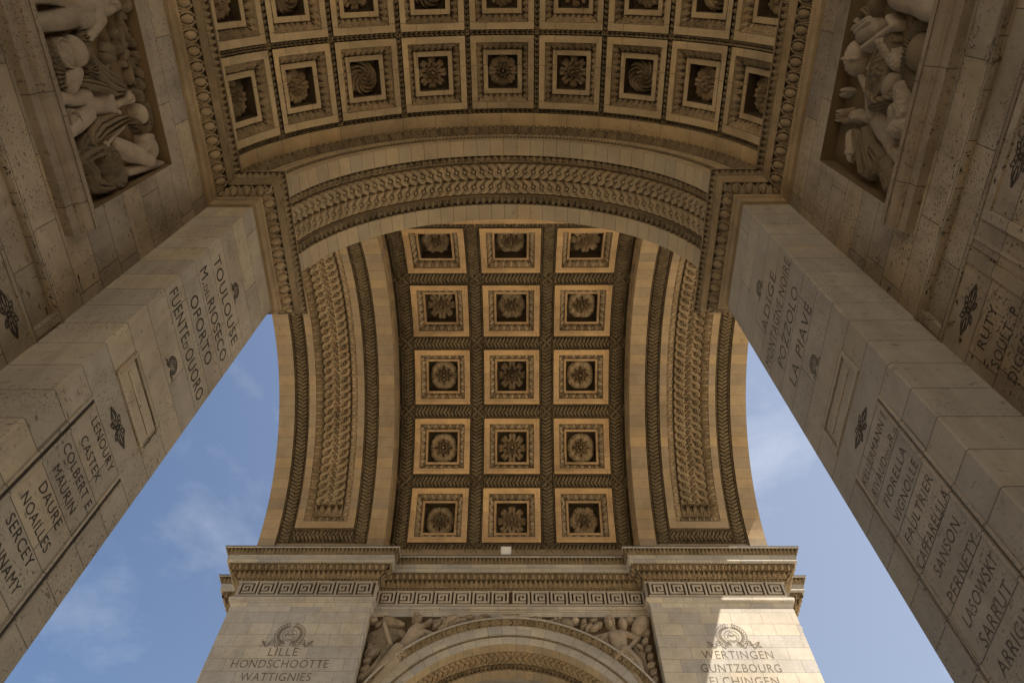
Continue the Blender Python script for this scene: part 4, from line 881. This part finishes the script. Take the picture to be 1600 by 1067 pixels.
for (x0, y0, x1, y1, w_) in ((676, 980, 690, 972, .12), (684, 984, 702, 976, .11), (690, 976, 706, 968, .11), (698, 980, 714, 972, .1), (706, 974, 722, 966, .1), (700, 966, 716, 962, .1), (714, 970, 732, 968, .09), (724, 966, 744, 963, .09), (738, 968, 758, 966, .07), (748, 963, 768, 963, .07),
                             (664, 976, 676, 968, .1), (562, 1050, 578, 1040, .12), (558, 1062, 572, 1052, .12), (566, 1036, 580, 1028, .12), (570, 1022, 580, 1032, .1), (574, 1006, 584, 1016, .1), (578, 972, 590, 966, .12), (586, 980, 598, 972, .1)):
    P1('acanthus_leaf', [leafp((x0, y0), (x1, y1), w_, 0.06, 0.2)], k=0)
P1('helmet', [ell((707, 967), 0.28, 0.2, 0.3, 0.08, 0.2)]); P1('fruit', [ell((694, 969), 0.16, 0.13, 0, 0.06, 0.18)])
P2('figure', [cap((960, 988), (964, 1012), 0.26, 0.22, 0.16), cap((970, 986), (972, 1010), 0.22, 0.2, 0.15), cap((966, 1016), (974, 1014), 0.23, 0.2, 0.15), ell((958, 992), 0.16, 0.14, 0, 0.36, 0.06), ell((971, 991), 0.15, 0.14, 0, 0.35, 0.06),
              cap((954, 988), (926, 993), 0.13, 0.10, 0.16), cap((926, 993), (892, 979), 0.10, 0.06, 0.14), cap((977, 986), (997, 994), 0.13, 0.11, 0.16), cap((997, 994), (984, 1008), 0.10, 0.07, 0.18), cap((958, 980), (956, 975), 0.11, 0.1, 0.16),
              cap((976, 1014), (996, 1032), 0.22, 0.16, 0.16, 0.22), cap((996, 1032), (1016, 1070), 0.15, 0.1, 0.2, 0.14), cap((974, 1026), (988, 1040), 0.18, 0.15, 0.1, 0.18), cap((988, 1040), (1004, 1068), 0.13, 0.09, 0.16)]+hand((890, 978), 2.6, 0.07, 0.12)+hand((982, 1010), 3.6, 0.07, 0.16), k=0.04)
P2('figure_head', head((952, 972), 1.6, 0.18, 0.18, -1)); P2('hair', head((952, 972), 1.6, 0.18, 0.18, -1, True), texture=bumps(45, 0.03))
P2('drum', [cap((998, 982), (1004, 970), 0.26, 0.28, 0.08, None, 0.8), drape([(990, 978), (1002, 986), (1010, 980)], 0.03, 0.24, 0.09, 1)], k=0.01); P2('helmet', [ell((973, 972), 0.16, 0.24, 0.2, 0.08, 0.18)]); P2('helmet', [ell((983, 968), 0.18, 0.14, 0, 0.08, 0.18)])
P2('fruit', [ell((899, 969), 0.15, 0.15, 0, 0.08, 0.17)]); P2('shell', [ell((886, 972), 0.27, 0.2, -0.3, 0.06, 0.2)])
for (x, y, r) in ((868, 966, .09), (873, 971, .08), (866, 973, .08), (862, 969, .08), (875, 965, .08), (858, 972, .12), (850, 970, .1)): P2('fruit', [ell((x, y), r, r, 0, 0.06, r*1.3)])
for (x0, y0, x1, y1, w_) in ((906, 982, 918, 974, .1), (914, 984, 926, 975, .1), (922, 984, 936, 976, .1), (928, 978, 942, 974, .09), (908, 976, 916, 968, .09), (830, 966, 848, 968, .08), (838, 971, 852, 974, .06), (920, 972, 934, 968, .08), (1004, 1006, 1012, 998, .12), (1008, 1018, 1018, 1010, .12), (1012, 1030, 1020, 1022, .12), (1010, 1044, 1024, 1036, .13),
                             (1016, 1056, 1026, 1046, .13), (1000, 1018, 1008, 1028, .1), (1018, 1068, 1028, 1058, .12), (1006, 992, 1016, 986, .12), (994, 1008, 1006, 1014, .08)):
    P2('acanthus_leaf', [leafp((x0, y0), (x1, y1), w_, 0.06, 0.2)], k=0)
P2('drapery', [drape([(964, 1026), (974, 1022), (986, 1030)], (0.1, 0.18, 0.12), 0.1, 0.2, 4, 2)], k=0); P2('drapery', [drape([(992, 1012), (1004, 1030), (1012, 1050)], (0.06, 0.12, 0.08), 0.06, 0.15, 3, 2)], k=0)
P2('drapery', [drape([(936, 1000), (944, 996), (950, 1006)], (0.06, 0.12, 0.06), 0.06, 0.14, 3, 2)], k=0)

# ------------------------------------------------------------------ inscriptions and engraved emblems
def wall_frame(kind, sg=0):
    if kind == 'jamb': return (Vector((sg*JX, 0, 0)), Vector((0, -sg, 0)), Vector((-sg, 0, 0)))
    if kind == 'hall': return (Vector((sg*WX, 0, 0)), Vector((0, -sg, 0)), Vector((-sg, 0, 0)))
    return (Vector((0, D if kind == 'pil' else RECY-0.24, 0)), Vector((1, 0, 0)), Vector((0, -1, 0)))
def text_raw(body):
    cu = bpy.data.curves.new('t', 'FONT'); cu.body = body; cu.size = 1.0; cu.resolution_u = 3; cu.extrude = 0.0;  cu.space_character = 1.1
    o = bpy.data.objects.new('t', cu); COL.objects.link(o); dg = bpy.context.evaluated_depsgraph_get(); dg.update()
    me = bpy.data.meshes.new_from_object(o.evaluated_get(dg)); V = np.array([v.co[:] for v in me.vertices]); F = [tuple(p_.vertices) for p_ in me.polygons]
    bpy.data.objects.remove(o); bpy.data.curves.remove(cu); bpy.data.meshes.remove(me); return V, F
def inscribe(body, frame, c, z, width, capH, parent, mat='letter', proud=0.003, small=None):
    """c: position along the wall axis (y on side walls, x on pilasters) of the line's centre; small: substring set in small raised capitals"""
    org, rt, nr = frame; V, F = text_raw(body); x0, x1 = V[:, 0].min(), V[:, 0].max(); y0, y1 = 0.0, text_raw('H')[0][:, 1].max()
    u = (V[:, 0]-(x0+x1)/2)*width/(x1-x0); v = (V[:, 1]-y1/2)*capH/y1
    base = Vector((org.x, c, z)) if abs(rt.y) > 0.5 else Vector((c, org.y, z))
    W_ = [tuple(base+rt*float(a)+Vector((0, 0, 1))*float(b)+nr*proud) for a, b in zip(u, v)]
    return link('inscription', raw_mesh('inscription', W_, F), parent, M[mat])
def words(parts, frame, c, z, width, capH, parent, mat='letter'):
    """one line made of runs (text, relative height): smaller runs sit raised like small capitals"""
    runs = [(text_raw(t), s_) for t, s_ in parts]; yH = text_raw('H')[0][:, 1].max(); org, rt, nr = frame
    wid = [(V[:, 0].max()-V[:, 0].min())*s_ for (V, F), s_ in runs]; gap = 0.14; tot = sum(wid)+gap*(len(runs)-1); k = width/tot; x = -width/2; VV, FF = [], []
    base = Vector((org.x, c, z)) if abs(rt.y) > 0.5 else Vector((c, org.y, z))
    for ((V, F), s_), w_ in zip(runs, wid):
        u = (V[:, 0]-V[:, 0].min())*s_*k+x; v = V[:, 1]*s_*capH/yH-capH/2; b = len(VV)
        VV += [tuple(base+rt*float(a)+Vector((0, 0, 1))*float(q)+nr*0.003) for a, q in zip(u, v)]; FF += [tuple(i+b for i in f) for f in F]; x += (w_+gap)*k
    return link('inscription', raw_mesh('inscription', VV, FF), parent, M[mat])
def strokes(name, lines, frame, c, z, s, parent, mat='letter', wd=0.012):
    """engraved line art: lines are lists of (u, v) in units of s"""
    org, rt, nr = frame; base = Vector((org.x, c, z)) if abs(rt.y) > 0.5 else Vector((c, org.y, z)); VV, FF = [], []
    for n, ln in enumerate(lines):
        P = np.array(ln, float)*s; d = np.gradient(P, axis=0); d /= np.maximum(np.linalg.norm(d, axis=1), 1e-6)[:, None]; nn = np.stack([-d[:, 1], d[:, 0]], 1); w_ = np.full(len(P), wd/2); w_[0] *= 0.4; w_[-1] *= 0.4
        b = len(VV); off = 0.002+0.00006*n
        for (p_, n_, q) in zip(P, nn, w_):
            for k in (-1, 1): t = p_+n_*q*k; VV.append(tuple(base+rt*float(t[0])+Vector((0, 0, 1))*float(t[1])+nr*off))
        FF += [(b+2*i, b+2*i+1, b+2*i+3, b+2*i+2) for i in range(len(P)-1)]
    return link(name, raw_mesh(name, VV, FF), parent, M[mat])
def arc(cx, cy, rx, ry, a0, a1, n=10): return [(cx+rx*cos(a0+(a1-a0)*i/n), cy+ry*sin(a0+(a1-a0)*i/n)) for i in range(n+1)]
def leafline(x, y, a, L, w):
    c_, s_ = cos(a), sin(a); f = lambda t, q: (x+c_*t-s_*q, y+s_*t+c_*q)
    return [f(L*t, w*sin(pi*t)) for t in np.linspace(0, 1, 6)]+[f(L*t, -w*sin(pi*t)) for t in np.linspace(1, 0, 6)]
def wreath_lines():
    L = []
    for k in range(13):
        for s_ in (-1, 1):
            a = -pi/2+s_*(0.18+k*0.205); x, y = 0.50*cos(a), 0.5+0.46*sin(a)-0.02
            for dr in (-0.42, 0.45): L.append(leafline(x, y, a+s_*(pi/2+0.0)-dr*s_*1.2, 0.21, 0.045))
    L += [arc(0, 0.46, 0.30, 0.28, 0, 2*pi, 20)]
    L += [arc(0, 0.56, 0.10, 0.11, 0, 2*pi, 10), arc(-0.02, 0.40, 0.14, 0.12, 0.3, 3.4, 8), arc(0.02, 0.34, 0.16, 0.1, 3.3, 6.1, 8), [(0.06, 0.58), (0.17, 0.55), (0.07, 0.52)], arc(-0.1, 0.42, 0.08, 0.14, 1.4, 3.6, 8), arc(0.12, 0.42, 0.06, 0.14, -1.0, 1.2, 8)]
    for s_ in (-1, 1):
        for o_ in (0, 0.07):
            L.append([(s_*(0.12+0.1*t+o_*0.3), 0.0+o_+0.13*sin(t*1.55+0.4)) for t in np.linspace(0, 9.2, 30)])
        L += [arc(s_*0.62, 0.13, 0.1, 0.12, 0, 2*pi, 12), arc(s_*0.8, 0.02, 0.09, 0.07, 0, 2*pi, 10), leafline(s_*0.85, 0.06, 0.5 if s_ > 0 else pi-0.5, 0.22, 0.05), leafline(s_*0.88, 0.0, -0.25 if s_ > 0 else pi+0.25, 0.2, 0.045)]
    return L
def crown_lines():                                  # small wreath with a ribbon
    L = []
    for k in range(8):
        for s_ in (-1, 1):
            a = -pi/2+s_*(0.25+k*0.33); L.append(leafline(0.36*cos(a), 0.36*sin(a), a+s_*1.2, 0.26, 0.07))
    return L+[arc(0, 0, 0.24, 0.24, 0, 2*pi, 14), arc(0, 0.04, 0.10, 0.12, 0, 2*pi, 8)]+[[(s_*0.1, -0.4), (s_*0.34, -0.52), (s_*0.55, -0.42), (s_*0.72, -0.56)] for s_ in (-1, 1)]+[[(s_*0.1, -0.36), (s_*0.36, -0.46), (s_*0.56, -0.35), (s_*0.76, -0.48)] for s_ in (-1, 1)]
def bolt_lines():                                   # winged thunderbolt tied with a bow
    L = []
    for s_ in (-1, 1):
        for o_ in (-0.10, -0.035, 0.035, 0.10): L.append([(s_*0.10, o_), (s_*0.4, o_*1.9), (s_*0.62, o_*1.7), (s_*1.0, o_*0.25)])
        L += [leafline(s_*0.3, 0.0, 0 if s_ > 0 else pi, 0.55, 0.10), leafline(s_*0.15, 0.12, (0.75 if s_ > 0 else pi-0.75), 0.34, 0.09), leafline(s_*0.15, -0.12, (-0.75 if s_ > 0 else pi+0.75), 0.34, 0.09)]
        L += [arc(s_*0.13, 0.2, 0.11, 0.09, 0, 2*pi, 10), [(s_*0.04, 0.1), (s_*0.18, -0.18), (s_*0.32, -0.24), (s_*0.3, -0.36)], [(s_*0.02, 0.08), (s_*0.1, -0.22), (s_*0.2, -0.34)]]
    return L+[arc(0, 0.02, 0.12, 0.15, 0, 2*pi, 12), arc(0, 0.02, 0.07, 0.09, 0, 2*pi, 8)]
JL, JR = wall_frame('jamb', -1), wall_frame('jamb', 1)
j = jambs[-1]
strokes('wreath_emblem', crown_lines(), JL, -1.69, 12.22, 0.24, j, wd=0.016)
inscribe('TOULOUSE', JL, -1.70, 11.78, 1.47, 0.26, j)
words([('M.', 1), ('DEL', 0.55), ('RIOSECO', 1)], JL, -1.70, 11.28, 1.53, 0.25, j)
inscribe('OPORTO', JL, -1.69, 10.80, 1.09, 0.25, j)
words([('FUENTE', 1), ("D'", 0.6), ('OUORO', 1)], JL, -1.70, 10.31, 1.70, 0.25, j)
strokes('wreath_emblem', crown_lines(), JL, -1.67, 9.82, 0.24, j, wd=0.016)
strokes('thunderbolt_emblem', bolt_lines(), JL, -1.69, 8.36, 0.29, j, wd=0.017)
for n, (t, z, w_) in enumerate((('LENOURY', 8.035, .70), ('CASTEX', 7.785, .57), ('COLBERT E.', 7.515, .86), ('MAURIN', 7.28, .58), ('DAURE', 7.04, .54), ('NOAILLES', 6.80, .69), ('SERCEY', 6.555, .60), ('BONNAMY', 6.305, .76))):
    inscribe(t, JL, -1.69 if t != 'COLBERT E.' else -1.65, z, w_, 0.125, j)
j = jambs[1]
strokes('wreath_emblem', crown_lines(), JR, -1.73, 12.16, 0.24, j, 'letterpale', wd=0.014)
inscribe('ADIGE', JR, -1.71, 11.66, 0.98, 0.25, j, 'letterpale'); inscribe('MONTAGNE NOIRE', JR, -1.71, 11.235, 1.75, 0.24, j, 'letterpale')
inscribe('POZZOLO', JR, -1.72, 10.78, 1.25, 0.25, j, 'letterpale'); inscribe('LA PIAVE', JR, -1.72, 10.26, 1.22, 0.24, j, 'letterpale')
strokes('wreath_emblem', crown_lines(), JR, -1.71, 9.75, 0.24, j, 'letterpale', wd=0.014)
strokes('thunderbolt_emblem', bolt_lines(), JR, -1.715, 8.30, 0.28, j, wd=0.013)
for t, z, w_ in (('KELLERMANN F.', 7.955, .97), ('FIORELLA', 7.47, .73), ('VIGNOLLE', 7.24, .75), ('FAULTRIER', 6.98, .82), ('CAFFARELLI,A.', 6.715, .95), ('SANSON', 6.472, .64), ('PERNETY', 6.205, .74), ('LASOWSKI', 5.96, .74), ('SARRUT', 5.73, .67), ('ARRIGHI', 5.47, .70)):
    inscribe(t, JR, -1.70, z, w_, 0.125, j, 'letterpale')
words([('RIVAUD', 1), ('DE', .55), ('LA', .55), ('R.', 1), ('SSE', .5)], JR, -1.72, 7.717, .93, 0.125, j, 'letterpale')
HR, HL = wall_frame('hall', 1), wall_frame('hall', -1)
h_ = halls[1]
strokes('thunderbolt_emblem', bolt_lines(), HR, -3.17, 8.32, 0.29, h_, wd=0.018)
for t, c, z, w_ in (('RUTY', -3.15, 7.97, .46), ('SOULT, P.', -3.19, 7.70, .66), ('DIGEON', -3.16, 7.43, .6)): inscribe(t, HR, c, z, w_, 0.13, h_)
strokes('thunderbolt_emblem', bolt_lines(), HR, -4.75, 8.28, 0.29, h_, wd=0.018)
strokes('thunderbolt_emblem', bolt_lines(), HL, -3.12, 8.39, 0.29, halls[-1], wd=0.018)
PF = wall_frame('pil')
for sg, names in ((-1, (('LILLE', 18.27, -7.80, 1.02, .32), ('HONDSCHOOTTE', 17.80, -7.78, 3.3, .31), ('WATTIGNIES', 17.30, -7.78, 2.36, .31))), (1, (('WERTINGEN', 18.20, 7.78, 2.42, .31), ('GUNTZBOURG', 17.68, 7.76, 2.68, .31), ('ELCHINGEN', 17.19, 7.74, 2.26, .31)))):
    for t, z, c, w_, h in names: inscribe(t, PF, c, z, w_, h, PIL[sg], 'letterpale', small=None)
    strokes('wreath_emblem', wreath_lines(), PF, sg*7.78, 18.56, 0.86, PIL[sg], 'letterpale', wd=0.02)
inscribe('MARINE', wall_frame('key'), 0.02, 20.10, 0.62, 0.11, kp, 'letter')
# moulded frames of the jambs
for sg in (-1, 1):
    x0, x1 = sorted((sg*(JX+0.03), sg*(JX-0.022)))
    def fb(name, ya, yb, za, zb, d=0.022):
        q = Poly(); xx = sorted((sg*(JX+0.03), sg*(JX-d))); q.box(xx[0], xx[1], ya, yb, za, zb); o = q.build(name, M['pale' if sg < 0 else 'paler'], jambs[sg]); b = o.modifiers.new('edge', 'BEVEL'); b.width = 0.01; b.segments = 2
    fb('panel_frame', -2.27, -2.215, 8.62, 9.12); fb('panel_frame', -1.155, -1.10, 8.62, 9.12); fb('panel_frame', -2.215, -1.155, 9.065, 9.12); fb('panel_frame', -2.215, -1.155, 8.62, 8.675)
    fb('panel_frame', -2.13, -1.24, 8.85, 8.89, 0.012)
    for yy in (-2.258, -2.177, -1.188, -1.107): fb('panel_moulding', yy-0.014, yy+0.014, 4.4, 8.12, 0.018)
    p = Poly(); xx = sg*(JX-0.002)
    gw = 0.022 if sg < 0 else 0.012
    for yc in (-2.2175, -1.1475):
        p = Poly(); p.face([(xx, yc-gw, 4.4), (xx, yc+gw, 4.4), (xx, yc+gw, 8.12), (xx, yc-gw, 8.12)]); p.build('panel_groove', M['letter' if sg < 0 else 'letterpale'], jambs[sg])
    for ya, yb, za, zb in ((-2.212, -2.196, 8.69, 9.05), (-1.174, -1.158, 8.69, 9.05), (-2.196, -1.174, 9.045, 9.061), (-2.196, -1.174, 8.68, 8.696)):
        p = Poly(); p.face([(xx, ya, za), (xx, yb, za), (xx, yb, zb), (xx, ya, zb)]); p.build('panel_groove', M['letter' if sg < 0 else 'letterpale'], jambs[sg])

# ------------------------------------------------------------------ floodlight on the ledge above the key frieze
FL = empty('floodlight', (-0.2, RECY-0.55, 22.50)); FL['label'] = 'small white box floodlight standing on the ledge at the foot of the coffered vault'; FL['category'] = 'floodlight'
def lbox(name, x0, x1, y0, y1, z0, z1, mat, parent, bev=0.02):
    q = Poly(); q.box(x0, x1, y0, y1, z0, z1); o = q.build(name, mat, parent); b = o.modifiers.new('edge', 'BEVEL'); b.width = bev; b.segments = 2; return o
hs = lbox('housing', -0.21, 0.21, -0.12, 0.16, 0.20, 0.62, M['lamp'], FL)
lbox('lens', -0.17, 0.17, -0.135, -0.122, 0.24, 0.58, M['lampglass'] if 'lampglass' in M else M['lamp'], FL, 0.004)
lbox('bracket', -0.24, -0.212, -0.03, 0.03, 0.0, 0.45, M['lead'], FL, 0.005); lbox('bracket', 0.212, 0.24, -0.03, 0.03, 0.0, 0.45, M['lead'], FL, 0.005)
lbox('base_plate', -0.24, 0.24, -0.1, 0.1, 0.0, 0.03, M['lead'], FL, 0.005)
